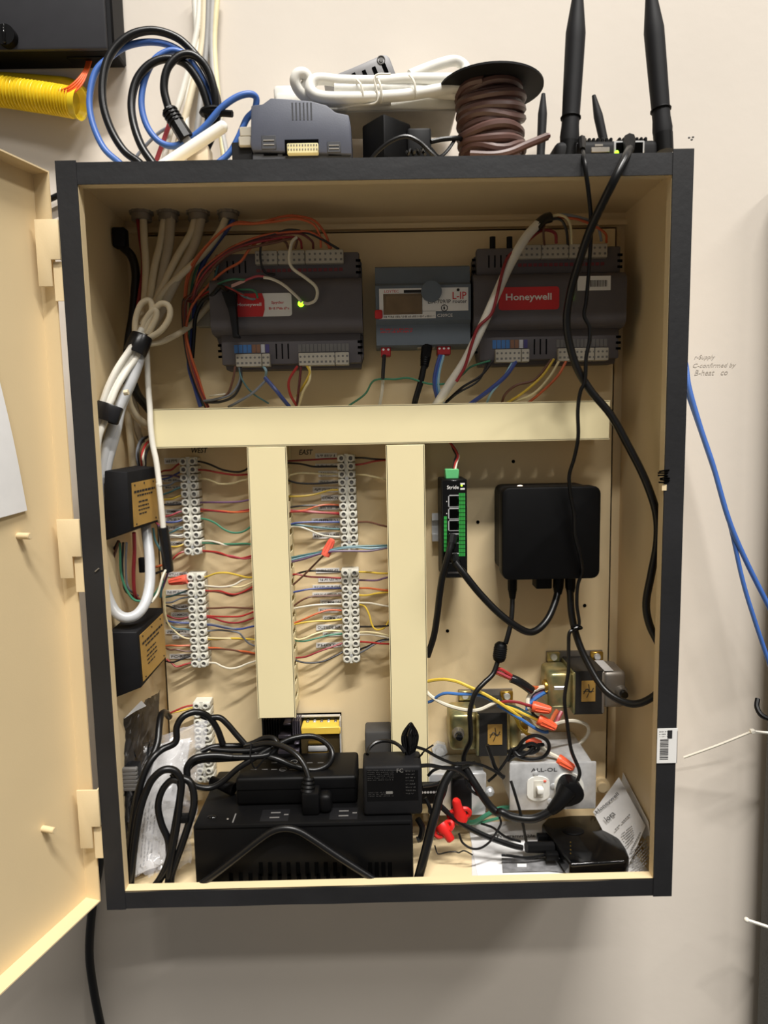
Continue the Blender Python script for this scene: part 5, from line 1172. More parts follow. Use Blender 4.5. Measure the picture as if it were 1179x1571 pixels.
# glossy adapter
zt = FLR+.024
top = [atz(*px('X', x, y), zt) for x, y in ((300, 560), (345, 512), (520, 492), (700, 490), (800, 560), (880, 650), (940, 740), (965, 805), (940, 835), (700, 850), (515, 862), (455, 780), (380, 660))]
ga = thing('gloss_adapter', 'glossy black curved adapter lying on the papers, plugs in its left end', 'adapter', atz(*px('X', 650, 700), FLR+.002))
prism(top, (0, 0, -.0195), .003, 3).build('case', blk_gloss, ga)
c = atz(*px('X', 540, 610), zt+.0005); MB().ball(c, .012, 1.1, .75, .09, 16).build('dimple', blk, ga)
dots = MB()
for k in range(4):
    q = atz(*px('X', 520, 700+k*28), zt); dots.cyl(q, q+Vector((0, 0, .0006)), .0008, n=8)
dots.build('indicator_dots', brass, ga)
for k, (x, y) in enumerate(((300, 660), (330, 730), (370, 800))):
    a = atz(*px('X', x+30, y), zt-.009); o = MB().rbox(a.x-.010, a.x+.004, a.y-.004, a.y+.004, a.z-.004, a.z+.004, .001).build('port', blk, ga)
A_, B_ = pt('X', 185, 735, .056), pt('X', 385, 735, .062)
MB().cyl(A_, B_, .0062, .0068, 8).build('plug', blk, ga)
MB().tube(path('X', [(380, 770), (300, 800), (180, 815), (60, 800), (0, 795)], [.058, .052, .05, .05]), .0016, 8).build('lead', blk_rub, ga)
q0, q1 = pt('X', 790, 850, .036), pt('X', 880, 880, .036); MB().rbox(q0.x, q1.x, .036, .046, q1.z-.003, q0.z+.006, .003).build('latch', blk_gloss, ga)
MB().tube(path('X', [(560, 955), (680, 905), (790, 890), (850, 930), (760, 950), (640, 940)], .034), .0018, 8).build('strap', blk_gloss, ga)

# ------------------------------------------------------------------ battery backup unit and what stands on it
UF, UT = .026, -.3065
x0 = at(297, 1268, UF).x; x1 = at(631, 1256, UF).x
up = thing('battery_backup', 'long black battery backup unit lying along the cabinet floor', 'power unit', ((x0+x1)/2, .09, FLR))
MB().rbox(x0-.001, x1+.002, UF, .152, FLR, UT, .003, 2).build('case', blk, up)
for (n_, xs, dx, ys_, hh_) in ((10, 345, 42, 715, .017), (4, 840, 30, 715, .017), (12, 210, 44, 765, .014)):
    for k in range(n_):
        a = pt('G', xs+k*dx, ys_, UF); MB().rbox(a.x, a.x+.0046, UF-.0004, UF+.001, a.z-hh_, a.z, .0004, 1).build('vent_slot', hole_m, up)
MB().box(x0+.002, x1-.001, UF-.0004, UF+.002, UT-.0042, UT-.0034).build('seam', hole_m, up)
def ontop(win, x, y): return atz(*px(win, x, y), UT)
for (x, y) in ((420, 503), (730, 495)):
    q = ontop('G', x, y); o = MB().rbox(q.x-.016, q.x+.016, q.y-.012, q.y+.012, UT-.001, UT+.0004, .002, 2).build('outlet', blk_matte, up)
    MB().box(q.x-.0055, q.x+.0055, q.y-.0065, q.y-.0045, UT+.0003, UT+.0006).box(q.x-.0055, q.x+.0055, q.y+.0035, q.y+.0055, UT+.0003, UT+.0006).box(q.x+.010, q.x+.015, q.y-.001, q.y+.001, UT+.0003, UT+.0006).build('outlet_slots', ink_grey, o)
q = ontop('G', 135, 512); MB().ball(q, .006, 1, .55, .35, 14).build('power_button', blk_gloss, up)
q = ontop('G', 205, 520); MB().ball(q, .0015, 1, 1, .6, 8).build('indicator', greyzinc, up)
q = ontop('G', 235, 517); MB().box(q.x-.0007, q.x+.0007, q.y-.009, q.y+.009, UT-.0002, UT+.0006).build('marking', ink_grey, up)
# power brick
bf = .064; a = at(361, 1195, bf); b_ = at(548, 1190, bf); bt = a.z
pb = thing('power_brick', 'black laptop style power brick lying on the battery backup unit', 'power supply', ((a.x+b_.x)/2, .1, UT))
MB().rbox(a.x, b_.x, bf, .128, UT+.0006, bt, .004, 3).build('case', blk, pb)
MB().box(a.x+.002, b_.x-.002, bf-.0003, bf+.001, bt-.0145, bt-.0137).build('seam', hole_m, pb)
def ontop2(win, x, y): return atz(*px(win, x, y), bt+.0003)
b = MB()
for k in range(16):
    q = ontop2('G', 330+(k % 8)*42+random.uniform(-6, 6), 265+(k//8)*30); b.box(q.x-.004, q.x+.003, q.y-.0005, q.y+.0005, bt, bt+.0002)
for (x, y) in ((455, 295), (505, 260)):
    q = ontop2('G', x, y); b.tube([(q.x+math.cos(t_*.785)*.0042, q.y+math.sin(t_*.785)*.0042, bt+.0002) for t_ in range(8)], .0003, 4, 2, closed=True)
b.build('printed_marks', ink_grey, pb)
A_, B_ = pt('G', 235, 385, .09), pt('G', 130, 345, .10); MB().cyl(A_, B_, .0085, .0055, 12).build('lead_relief', blk, pb)
# wall adapter with printed face
af = .036; a = at(558, 1177, af); b_ = at(645, 1174, af); c = at(556, 1252, af-.002)
wa = thing('wall_adapter', 'cube shaped black wall adapter with faint FC print standing on the backup unit', 'adapter', ((a.x+b_.x)/2, .06, UT))
MB().rbox(a.x-.001, b_.x+.002, af, .075, UT+.0006, a.z, .0035, 3).build('case', blk_matte, wa)
MB().rbox(a.x+.003, b_.x-.002, af-.0003, af+.001, UT+.018, a.z-.004, .001, 1).build('label_field', blk, wa)
mk = mat('faint_print', (118, 116, 112), .7)
x0_, x1_, z0_, z1_ = rect('Q', 508, 580, 582, 625, af); lettering('FC', wa, mk, (x0_, af-.0006, z0_), z1_-z0_, x1_-x0_, bold=.01)
x0_, x1_, z0_, z1_ = rect('Q', 180, 590, 480, 720, af); blob_text(wa, mat('fainter_print', (74, 73, 72), .7), x0_, x1_, z0_, z1_, af-.0006, 6, 'small_print', .35)
x0_, x1_, z0_, z1_ = rect('Q', 610, 590, 720, 880, af); blob_text(wa, MATS['fainter_print'], x0_, x1_, z0_, z1_, af-.0006, 8, 'small_print', .35)
x0_, x1_, z0_, z1_ = rect('Q', 190, 840, 480, 900, af); blob_text(wa, MATS['fainter_print'], x0_, x1_, z0_, z1_, af-.0006, 3, 'small_print', .35)
x0_, x1_, z0_, z1_ = rect('Q', 388, 825, 462, 880, af); MB().box(x0_, x1_, af-.0008, af-.0003, z0_+.0015, z1_-.0015).build('printed_patch', mk, wa)
MB().tube(path('Q', [(175, 420), (200, 350), (270, 290), (370, 270), (470, 285), (550, 335), (600, 400)], [.062, .07, .076, .076, .07, .062, .058]), .0022, 8).build('lead', blk_rub, wa)
ld = thing('coiled_lead', 'upright bundle of folded glossy black lead behind the wall adapter', 'cable', pt('Q', 660, 410, .065))
for k, (dx, dw) in enumerate(((-48, 30), (-22, 48), (6, 52), (30, 44), (48, 28))):
    MB().tube(path('Q', [(645+dx*.5, 420), (630+dx, 300), (632+dx, 200), (655+dx*.4, 85+abs(dx)*.6), (680+dx*.3, 90+abs(dx)*.5), (690+dx, 200), (690+dx*.8, 300), (668+dx*.4, 420)], [.064+.002*k]*8), .0021, 8).build('strand', blk_gloss, ld)
a0, a1, b0, b1 = rect('Q', 150, 168, 458, 425, .118)
MB().rbox(a0, a1, .118, .150, UT+.0006, b1, .003, 2).build('grey_block', mat('dark_grey_plastic', (62, 61, 60), .6), None, 'dark grey upright block behind the wall adapter', 'block')
# plug on the backup unit
pgt = thing('power_plug', 'black grounded plug pushed into the top of the battery backup unit', 'plug', ontop('G', 590, 500))
a, c = pt('G', 540, 395, .046), pt('G', 632, 505, .046)
MB().rbox(a.x, a.x+.020, .040, .062, UT+.0004, a.z, .003, 2).rbox(a.x+.018, a.x+.034, .042, .060, UT+.0004, a.z-.004, .006, 3).build('plug_body', blk, pgt)
A_, B_ = pt('G', 568, 400, .05), pt('G', 572, 330, .054)
MB().lathe(A_, B_-A_, [((B_-A_).length*k/8, .0085-.0004*k+(.0009 if k % 2 else 0)) for k in range(9)], 14).build('strain_relief', blk, pgt)
# coil of power cord on the brick
cc = thing('cord_coil', 'coil of black power cord tied on top of the power brick', 'cord', pt('G', 300, 240, .09))
for pts, ys in (([(85, 215), (150, 192), (290, 186), (370, 155), (415, 158), (428, 195), (380, 232), (250, 240), (120, 228)], [.085, .095, .1, .1, .092, .084, .08, .08]), ([(95, 235), (200, 245), (330, 228), (420, 190), (500, 155), (590, 146), (655, 180), (680, 230), (655, 278), (590, 300), (500, 278), (420, 246), (330, 225)], [.082, .085, .09, .098, .104, .108, .1, .09, .084, .08, .08, .082, .088]),
                ([(280, 200), (380, 178), (450, 190), (510, 225), (550, 275), (572, 335)], [.092, .088, .08, .07, .062, .055]), ([(15, 345), (28, 290), (80, 256), (180, 250), (290, 240), (380, 215)], [.07, .075, .08, .085, .09]), ([(25, 335), (55, 368), (120, 380), (180, 352), (250, 292), (320, 248), (400, 200)], [.066, .068, .072, .076, .08, .088]),
                ([(130, 205), (230, 212), (330, 208), (400, 180)], [.09, .088, .09])):
    MB().tube(path('G', pts, ys), .0034, 10).build('cord', blk_rub, cc)
MB().tube(path('G', [(312, 180), (308, 240), (330, 290), (370, 250), (430, 190)], [.088, .078, .076, .08, .084]), .0010, 6).build('tie', blk, cc)
# cord draped in front of the backup unit
wire('thick black cord draped in a peak across the front of the backup unit', 'black', 'G', [(20, 850), (70, 825), (140, 775), (250, 690), (350, 612), (410, 574), (465, 562), (520, 572), (580, 606), (690, 680), (790, 745), (900, 815), (940, 845)], [.012, .013, .015, .018, .019, .019, .018, .016, .014, .012], .0038, m=blk_rub, name='power_cable', cat='cable', n=12)

# ------------------------------------------------------------------ open power supply on the panel
x0, x1, z0, z1 = rect('S', 140, 132, 945, 560, .150)
z0 = UT
ps = thing('open_power_supply', 'open frame power supply with yellow wound transformer below the first duct', 'power supply', ((x0+x1)/2, SP, z0))
MB().box(x0, x1, .157, SP-.0005, z0, z1).build('chassis_back', mat('board_dark', (30, 34, 32), .5, var=.3, scale=140), ps)
MB().box(x0, x1, .152, SP-.0005, z1-.0012, z1).box(x1-.0012, x1, .135, SP-.0005, z0, z1).build('chassis_edge', steel, ps)
a0, a1, b0, b1 = rect('S', 545, 228, 935, 560, .145)
yc_ = MB().rbox(a0, a1, .138, .157, z0, b1, .001, 1).build('transformer_core', mat('dark_bronze', (70, 58, 34), .5, .3), ps)
a0, a1, b0, b1 = rect('S', 540, 228, 935, 302, .136); MB().rbox(a0, a1, .134, .158, b0, b1, .001, 1).build('yellow_tape', yel_coil, yc_)
for (y0_, y1_, m_) in ((370, 402, brass), (415, 470, steel), (480, 520, brass)):
    a0, a1, b0, b1 = rect('S', 610, y0_, 805, y1_, .137); MB().rbox(a0, a1, .134, .139, b0, b1, .0015).build('winding', m_, yc_)
for k in range(7):
    a0, a1, b0, b1 = rect('S', 160+k*26, 150, 172+k*26, 330, .143); MB().box(a0, a1, .140, .157, b0, b1).build('fin', blk_matte, ps)
for k in range(4):
    a0, a1, b0, b1 = rect('S', 455+k*22, 160, 468+k*22, 310, .140); MB().box(a0, a1, .137, .157, b0, b1).build('fin', mat('fin_grey', (96, 90, 100), .4, .5), ps)
for k in range(5):
    a0, a1, b0, b1 = rect('S', 590+k*70, 172, 618+k*70, 198, .15); MB().rbox(a0, a1, .149, .157, b0, b1, .0008, 1).build('component', steel if k % 2 else greyzinc, ps)
for (xa, ya, xb, yb) in ((310, 305, 440, 345), (360, 190, 440, 210), (310, 460, 520, 510), (470, 385, 520, 405)):
    a0, a1, b0, b1 = rect('S', xa, ya, xb, yb, .14); MB().rbox(a0, a1, .138, .157, b0, b1, .0008, 1).build('component', MATS['fin_grey'], ps)

# ------------------------------------------------------------------ bags, leaflet and cords in the lower left corner
bag_m = mat('clear_bag', (226, 226, 230), .10, var=.2, scale=60, alpha=.34)
asb_m = mat('antistatic_bag', (44, 45, 48), .16, .2, var=.5, scale=60, alpha=.84)
def crumple(c00, c10, c11, c01, amp, n, seed, bulge):
    def fn(u, v):
        p = (c00*(1-u)+c10*u)*(1-v)+(c01*(1-u)+c11*u)*v
        k = Vector((u*5+seed, v*7, seed)); d_ = noise.noise(k)+.55*abs(noise.noise(k*2.3))+.35*noise.noise(k*4.1)
        return p+Vector((0, -1, 0))*(bulge*math.sin(math.pi*u)*math.sin(math.pi*min(1, v*1.05))+amp*d_)+Vector((.4*amp*noise.noise(k*1.7+Vector((9, 0, 0))), 0, .4*amp*noise.noise(k*1.3)))
    return fn
lf = thing('white_leaflet', 'folded white printed leaflet standing inside a clear plastic bag', 'leaflet', pt('F', 330, 1340, .04))
A_, B_, C_, D_ = pt('F', 240, 1330, .036), pt('F', 425, 1240, .060), pt('F', 560, 420, .135), pt('F', 325, 470, .115)
A_.z = max(A_.z, FLR+.002)
MB().grid(crumple(A_, B_, C_, D_, .0012, 10, 3.3, .010), 10, 16, (0, .002, 0)).build('paper', paper_m, lf)
MB().grid(crumple(A_+Vector((.006, .006, 0)), B_+Vector((.012, .008, -.002)), C_+Vector((.01, .006, 0)), D_+Vector((.008, .008, 0)), .0012, 10, 6.3, .009), 8, 12, (0, .002, 0)).build('paper', paper2, lf)
fnl = crumple(A_, B_, C_, D_, .0012, 10, 3.3, .010); tx = MB()
for col in range(4):
    u = .22+.12*col; v = .05
    while v < .55:
        e = v+random.uniform(.015, .04)
        if random.random() < .75: tx.add([fnl(u, v)+Vector((0, -.0006, 0)), fnl(u+.03, v)+Vector((0, -.0006, 0)), fnl(u+.03, e)+Vector((0, -.0006, 0)), fnl(u, e)+Vector((0, -.0006, 0))], [(0, 1, 2, 3)])
        v = e+.012
tx.build('small_print', ink_grey, lf)
MB().grid(crumple(pt('F', 225, 1345, .030), pt('F', 620, 1250, .05), pt('F', 740, 262, .138), pt('F', 300, 440, .105), .0085, 20, 1.7, .012), 26, 34).build('clear_bag', bag_m, None, 'crumpled clear plastic bag around the white leaflet', 'plastic bag')
MB().grid(crumple(pt('F', 150, 1160, .045), pt('F', 330, 1100, .09), pt('F', 430, 70, .125), pt('F', 175, 275, .075), .0095, 20, 4.1, .006), 22, 34).build('antistatic_bag', asb_m, None, 'crumpled dark antistatic bag against the left cabinet side', 'plastic bag')
wp = [pt('F', 175, 275, .07), pt('F', 240, 205, .08), pt('F', 290, 155, .09), pt('F', 322, 190, .09), pt('F', 250, 225, .08)]
prism(wp, (0, .0015, 0)).build('paper_scrap', paper_m, None, 'white scrap of paper poking out above the antistatic bag', 'paper')
rc_ = thing('ribbed_connector', 'grey ribbed connector seen through the antistatic bag', 'connector', pt('F', 215, 760, .07))
a0, a1, b0, b1 = rect('F', 172, 600, 262, 752, .060)
MB().rbox(a0, a1, .061, .078, b0, b1, .002).build('body', blk_matte, rc_)
for k in range(6):
    z = b0+(b1-b0)*(k+.5)/6; MB().rbox(a0-.001, a1+.001, .058, .064, z-.0028, z+.0020, .001, 1).build('rib', ink_grey, rc_)
a0, a1, b0, b1 = rect('F', 135, 780, 235, 1130, .066)
MB().rbox(a0, a1, .068, .1, FLR+.002, b1, .004, 2).build('black_case', blk, None, 'tall black plastic case standing below the antistatic bag', 'case')
GB = 'black cords in the lower left corner'
for i, (pts, ys, r) in enumerate((([(480, 262), (452, 232), (425, 250), (412, 330), (400, 440), (352, 560), (292, 700), (252, 850), (232, 1000), (215, 1200), (208, 1330), (225, 1440)], [.135, .12, .10, .085, .065, .045, .035, .028, .022, .018], .0040),
                                  ([(840, 445), (800, 340), (750, 268), (700, 236), (640, 230), (570, 262), (530, 330), (522, 430), (435, 478), (380, 525), (325, 610), (280, 750), (245, 950), (220, 1150), (195, 1300), (205, 1440)], [.09, .09, .085, .08, .072, .066, .058, .046, .036, .028, .022, .017], .0038),
                                  ([(985, 442), (930, 380), (870, 310), (815, 266), (745, 268), (690, 250)], [.088, .09, .09, .086], .0036),
                                  ([(215, 1440), (232, 1250), (255, 1050), (285, 880), (325, 760), (370, 675), (440, 618), (515, 622), (558, 690), (552, 800), (525, 960), (500, 1100), (470, 1240), (410, 1360), (340, 1440)], [.016, .018, .022, .028, .034, .036, .04, .042, .04, .036, .03, .024, .019, .016], .0042),
                                  ([(545, 690), (490, 688), (432, 755), (405, 860), (428, 980), (470, 1080), (480, 1180)], [.04, .042, .04, .036, .034, .03], .0038),
                                  ([(500, 640), (555, 720), (548, 850), (530, 1000), (500, 1160), (478, 1300), (468, 1440)], [.046, .04, .034, .028, .022, .017], .0038),
                                  ([(560, 670), (620, 700), (645, 790), (640, 880), (608, 985), (570, 1100), (520, 1240), (492, 1340), (490, 1440)], [.05, .048, .042, .036, .03, .024, .018], .0042),
                                  ([(600, 660), (600, 600), (640, 545), (710, 525), (800, 520), (900, 530)], [.06, .064, .07, .074], .0040))):
    wire(('outer', 'double looped', 'short arched', 'big looped', 'inner curled', 'straight falling', 'rightmost falling', 'upper rising')[i]+' black cord in the lower left corner', 'black', 'F', pts, ys, r, GB, m=blk_rub, name='power_cable', cat='cable', n=12)
a = pt('F', 565, 935, .036); MB().rbox(a.x-.008, a.x+.008, a.y-.005, a.y+.006, a.z-.005, a.z+.003, .002).build('cord_tie', blk, None, 'black tie around the falling cords in the lower left corner', 'tie')
# ------------------------------------------------------------------ things on top of the cabinet
TOP = HH+.0002
GK = 'cable coil on top of the cabinet'
for i, (l, m_, pts, ys, r) in enumerate((
    ('large black network cable loop on top of the cabinet', blk_rub, [(660, 770), (630, 735), (560, 680), (500, 580), (465, 460), (470, 330), (510, 230), (590, 160), (690, 138), (790, 165), (860, 220), (930, 310), (975, 420), (985, 500), (965, 600), (930, 680)], [.07, .075, .08, .09, .1, .1, .1, .095], .0042),
    ('middle black network cable loop on top of the cabinet', blk_rub, [(720, 770), (690, 735), (640, 660), (605, 560), (595, 460), (620, 360), (680, 290), (760, 265), (840, 290), (900, 370), (935, 460), (945, 520), (935, 620)], [.062, .066, .075, .082, .088, .092, .096, .096], .0042),
    ('outer blue network cable loop on top of the cabinet', blue_cab, [(570, 765), (540, 735), (470, 670), (420, 560), (405, 450), (430, 330), (490, 265), (570, 210), (680, 190), (780, 210), (860, 270), (920, 360), (955, 450), (975, 520)], [.075, .08, .086, .094, .1, .104, .104, .1], .0034),
    ('inner blue network cable loop reaching right to the slate device', blue_cab, [(860, 262), (830, 240), (770, 230), (700, 270), (655, 360), (640, 470), (665, 570), (720, 640), (790, 660), (870, 620), (930, 570), (1000, 490), (1070, 440), (1130, 425), (1160, 445), (1150, 500), (1115, 540), (1080, 620), (1040, 690), (990, 735), (960, 765)], [.098, .095, .09, .086, .084, .082, .08, .082, .09, .095, .095, .09], .0034))):
    cable(l, m_, 'T1', pts, ys, r, GK)
pk = thing('patch_cable', 'small black cable loop ending in a ribbed network plug', 'cable', pt('T1', 850, 700, .08), GK)
MB().tube(path('T1', [(765, 500), (742, 400), (758, 310), (808, 256), (870, 248), (930, 298), (965, 390), (977, 480), (955, 560)], [.08, .08, .082, .086, .088, .09, .092, .094]), .0042, 10).build('cable', blk_rub, pk)
A_, B_ = pt('T1', 762, 495, .08), pt('T1', 845, 630, .08)
MB().cyl(A_, B_, .0072, .0085, 8).build('boot', blk_rub, pk)
rr = MB()
for k in range(4): rr.lathe(A_.lerp(B_, .06+.11*k), B_-A_, [(0, .0088), (.0018, .0088)], 10)
rr.build('boot_ribs', blk_rub, pk)
A2 = pt('T1', 870, 665, .08); MB().cyl(B_, A2, .0062, .0062, 4).build('clear_plug', mat('clear_plastic', (190, 188, 184), .15, trans=.5), pk)
ti = MB(); a, b_ = pt('T1', 925, 505, .085), pt('T1', 1052, 515, .08); ti.cyl(a, b_, .0035, .0035, 6); c = pt('T1', 958, 508, .093)
ti.tube([c+Vector((math.cos(t_*.785)*.0105, math.sin(t_*.785)*.010, .001*math.sin(t_))) for t_ in range(8)], .003, 6, 3, closed=True); ti.build('cable_tie', blk, None, 'black tie strap holding the cable coil on top of the cabinet', 'tie')
# white slat leaning
b = MB(); b.tube([pt('T1', 725, 760, .05), pt('T1', 1005, 575, .062)], .0062, 12, 1, raw=True); b.ball(pt('T1', 1005, 575, .062), .0062, n=12)
b.build('white_tube', white_p, None, 'short white plastic tube leaning in front of the cable coil', 'tube')
a0, a1, b0, b1 = rect('T1', 845, 655, 945, 735, .09); MB().rbox(a0, a1, .088, .110, TOP, b1, .002).build('beige_connector', mat('beige_block', (206, 188, 158)), None, 'small beige connector block behind the white tube', 'connector')
# riser cables to the ceiling connectors
GR = 'cables running up the wall'
for l, m_, pts, r in (('white printed cable up the wall, leftmost of the risers', white_cab, [(905, -30), (890, 150), (830, 400), (770, 600), (735, 765)], .0036), ('second white cable up the wall', ivory_cab, [(925, -30), (915, 200), (870, 400), (820, 600), (775, 765)], .0040), ('grey cable in the middle of the risers on the wall', grey_cab, [(945, -30), (935, 200), (915, 400), (890, 600), (860, 765)], .0036),
                      ('silver grey cable right of the risers middle', mat('silver_cable', (176, 174, 170)), [(965, -30), (958, 200), (975, 420), (1005, 600), (1040, 765)], .0034), ('cream cable up the wall, rightmost of the risers', mat('cream_cable', (232, 220, 176)), [(985, -30), (970, 200), (985, 420), (1000, 600), (1020, 765)], .0032), ('white cable crossing behind the coil to the second connector', white_cab, [(880, -30), (890, 250), (850, 450), (845, 600), (890, 765)], .0036)):
    cable(l, m_, 'T1', pts, [.170, .166, .158, .150, .142], r, GR)
wire('pink wire leaning behind the white tube on the cabinet top', 'pink', 'T1', [(770, 550), (735, 650), (695, 760)], [.13, .13], .0026)
wire('thin grey wire slanting behind the cable loops on the cabinet top', 'grey', 'T1', [(800, 560), (720, 600), (640, 680), (595, 740)], [.14, .13, .12], .0018)
# slate controller cover
fy = .058
def q2(pts, d): return [(pt('T2', x, y, d).x, pt('T2', x, y, d).z) for x, y in pts]
sd = thing('spare_controller', 'spare slate coloured controller with vent lines standing on the cabinet', 'controller', (pt('T2', 430, 640, fy).x, .08, TOP))
pol = q2([(158, 350), (218, 345), (262, 312), (370, 318), (480, 328), (560, 350), (608, 388), (678, 402), (690, 470), (694, 612), (162, 592), (154, 560)], fy)
MB().extrude(pol, fy, .115, .0015).build('cover', navy_dev, sd)
x0, x1, z0, z1 = rect('T2', 162, 588, 690, 650, fy); MB().rbox(x0, x1, fy+.003, .118, TOP, pt('T2', 430, 598, fy).z, .001, 1).build('base', mat('dark_slate', (58, 60, 66), .55), sd)
for (xa, xb) in ((225, 300), (325, 440), (570, 640)):
    a0, a1, b0, b1 = rect('T2', xa, 612, xb, 620, fy+.003); MB().box(a0, a1, fy+.0026, fy+.004, b0, b1).build('base_slot', hole_m, sd)
v_ = MB()
for k in range(6):
    a = pt('T2', 372+k*20, 322, fy); c = pt('T2', 372+k*20, 430, fy); v_.box(a.x, a.x+.0016, fy-.0003, fy+.001, c.z, a.z-.003)
v_.build('vent_lines', MATS['dark_slate'], sd)
for (xa, xb, ya, yb) in ((213, 292, 512, 588), (562, 636, 545, 605)):
    a0, a1, b0, b1 = rect('T2', xa, ya, xb, yb, fy); o = MB().rbox(a0, a1, fy-.0008, fy+.001, b0, b1, .0006, 1).build('latch', MATS['dark_slate'], sd)
    MB().box(a0+.002, a1-.002, fy-.0014, fy-.0006, b0+(b1-b0)*.3, b0+(b1-b0)*.36).box(a0+.002, a1-.002, fy-.0014, fy-.0006, b0+(b1-b0)*.6, b0+(b1-b0)*.66).build('latch_lines', grey_cab, o)
a0, a1, b0, b1 = rect('T2', 338, 535, 518, 612, fy); MB().box(a0, a1, fy-.0006, fy+.002, b0, b1).build('socket', hole_m, sd)
a0, a1, b0, b1 = rect('T2', 350, 556, 516, 612, fy-.004); hd = MB().rbox(a0, a1, fy-.006, fy+.001, b0, b1, .0008, 1).build('pin_header', mat('header_cream', (214, 206, 160)), sd)
ph = MB()
for k in range(11):
    for j in (0, 1): x = a0+(a1-a0)*(k+.5)/11; ph.box(x-.0006, x+.0006, fy-.0064, fy-.0055, b0+(b1-b0)*(.3+.4*j), b0+(b1-b0)*(.45+.4*j))
ph.build('pins', ink_grey, hd)
for (x, y) in ((125, 500), (120, 550)):
    a = pt('T2', x, y, .07); MB().rbox(a.x-.005, a.x+.008, .066, .08, a.z-.005, a.z+.005, .001, 1).build('side_terminal', conn_m, sd)
a = pt('T2', 110, 600, .075); MB().rbox(a.x-.010, a.x+.012, .07, .10, TOP, a.z+.008, .001, 1).build('side_block', blk_matte, sd)
# white flat device behind
a = pt('T2', 265, 300, .095); c = pt('T2', 1260, 372, .095); zb_ = c.z+.001
wd_ = thing('white_box', 'long white flat electronic box lying across things on the cabinet top', 'box', ((a.x+c.x)/2, .13, zb_))
MB().rbox(a.x+.004, c.x, .095, .170, zb_, zb_+.020, .004, 2).build('case', white_p, wd_)
MB().rbox(a.x+.006, c.x-.002, .098, .168, zb_-.0012, zb_+.002, .001, 1).build('underside', mat('pale_grey_plastic', (170, 168, 164), .5), wd_)
a = pt('T2', 275, 240, .10); d_ = pt('T2', 400, 300, .10); MB().rbox(a.x, d_.x, .10, .16, zb_+.010, a.z, .004, 2).build('end_cap', white_p, wd_)
# grey slotted hub
hub = thing('slotted_hub', 'grey slotted metal box tilted up behind the white cord', 'box', pt('T2', 750, 230, .14))
pol = [pt('T2', x, y, .128) for x, y in ((540, 215), (560, 205), (700, 150), (855, 82), (880, 84), (895, 98), (932, 195), (900, 240), (600, 260))]
prism(pol, (0, .03, 0), .0012).build('case', mat('mid_grey_metal', (120, 119, 120), .5, .2), hub)
hs = MB()
for (x, y) in ((710, 205), (765, 190), (818, 172), (870, 155)):
    a, c = pt('T2', x-9, y-25, .1275), pt('T2', x+11, y+25, .1275); n_ = (c-a).normalized(); w_ = Vector((0, 1, 0)).cross(n_)*.0022
    hs.add([a-w_, a+w_, c+w_, c-w_], [(0, 1, 2, 3)])
hs.build('slots', hole_m, hub)
a = pt('T2', 850, 110, .1275); MB().tube([(a.x+math.cos(t_*.785)*.0042, a.y, a.z+math.sin(t_*.785)*.0042) for t_ in range(8)], .0006, 5, 3, closed=True).cyl((a.x, a.y+.001, a.z), (a.x, a.y-.0005, a.z), .0024, n=10).build('screw', ink_grey, hub)
# folded white cord
fc_ = thing('folded_cord', 'folded thick white cord tied with twists lying on the white box', 'cord', pt('T2', 800, 300, .085))
for pts, ys in (([(1290, 210), (1150, 212), (1000, 212), (820, 225), (640, 222), (520, 212), (478, 235), (480, 280), (540, 308), (700, 312), (880, 305), (1020, 292), (1180, 265), (1300, 250)], [.085, .08, .078, .075, .072, .072, .075, .08]), ([(900, 320), (700, 330), (560, 330), (460, 310), (415, 275), (392, 225), (405, 188), (440, 184), (460, 215), (440, 262)], [.09, .088, .085, .08, .075, .074, .078, .082]), ([(1300, 295), (1150, 285), (1000, 262), (850, 262), (700, 265), (600, 262)], [.088, .084, .08, .078])):
    MB().tube(path('T2', pts, ys), .0058, 12).build('cord', white_p, fc_)
MB().tube(path('T3', [(-30, 325), (30, 300), (110, 272), (165, 262), (205, 285), (208, 320), (170, 350)], [.09, .094, .1, .104, .1, .094]), .0056, 12).build('cord', white_p, fc_)
for (x, y0_, y1_) in ((740, 215, 325), (840, 195, 330), (1020, 190, 310)):
    MB().tube(path('T2', [(x-20, y0_), (x+6, (y0_+y1_)/2-20), (x+14, y1_), (x-10, y1_+5)], [.072, .066, .07, .085]), .0011, 6).build('twist_tie', white_cab, fc_)
MB().tube(path('T2', [(620, 370), (720, 350), (830, 330), (815, 200), (900, 185)], [.08, .075, .068, .066, .068]), .0010, 6).build('twist_tie', white_cab, fc_)
# black corner-on adapter
ad = thing('wall_adapter', 'black wall adapter set corner-on on top of the cabinet', 'adapter', (pt('T2', 860, 640, .05).x, .07, TOP))
zt = pt('T2', 862, 392, .055).z
A_ = pt('T2', 862, 400, .055); Bl = pt('T2', 745, 445, .085); Br = pt('T2', 1010, 432, .082); A_.z = Bl.z = Br.z = zt; Bk = Bl+Br-A_
prism([A_, Bl, Bk, Br], (0, 0, TOP-zt), .0025).build('case', blk, ad)
x0, x1, z0, z1 = rect('T2', 985, 490, 1115, 640, .085); MB().rbox(x0, x1, .075, .105, TOP, z1, .003).build('side_body', blk, ad)
MB().tube(path('T2', [(790, 650), (830, 600), (900, 545), (980, 518), (1050, 545), (1110, 600), (1160, 650)], [.05, .048, .046, .045, .046, .05]), .0022, 8).build('lead', blk_rub, ad)
hx = MB(); hx.tube([pt('T2', 985+k*9, 600+14*math.sin(k*1.9), .05+.006*math.cos(k*1.9)) for k in range(12)], .0016, 6, 3); hx.build('coiled_lead', blk_rub, ad)
MB().tube(path('T3', [(60, 610), (110, 600), (170, 595), (190, 600)], [.06, .065, .07]), .0026, 8).build('lead', blk_rub, ad)
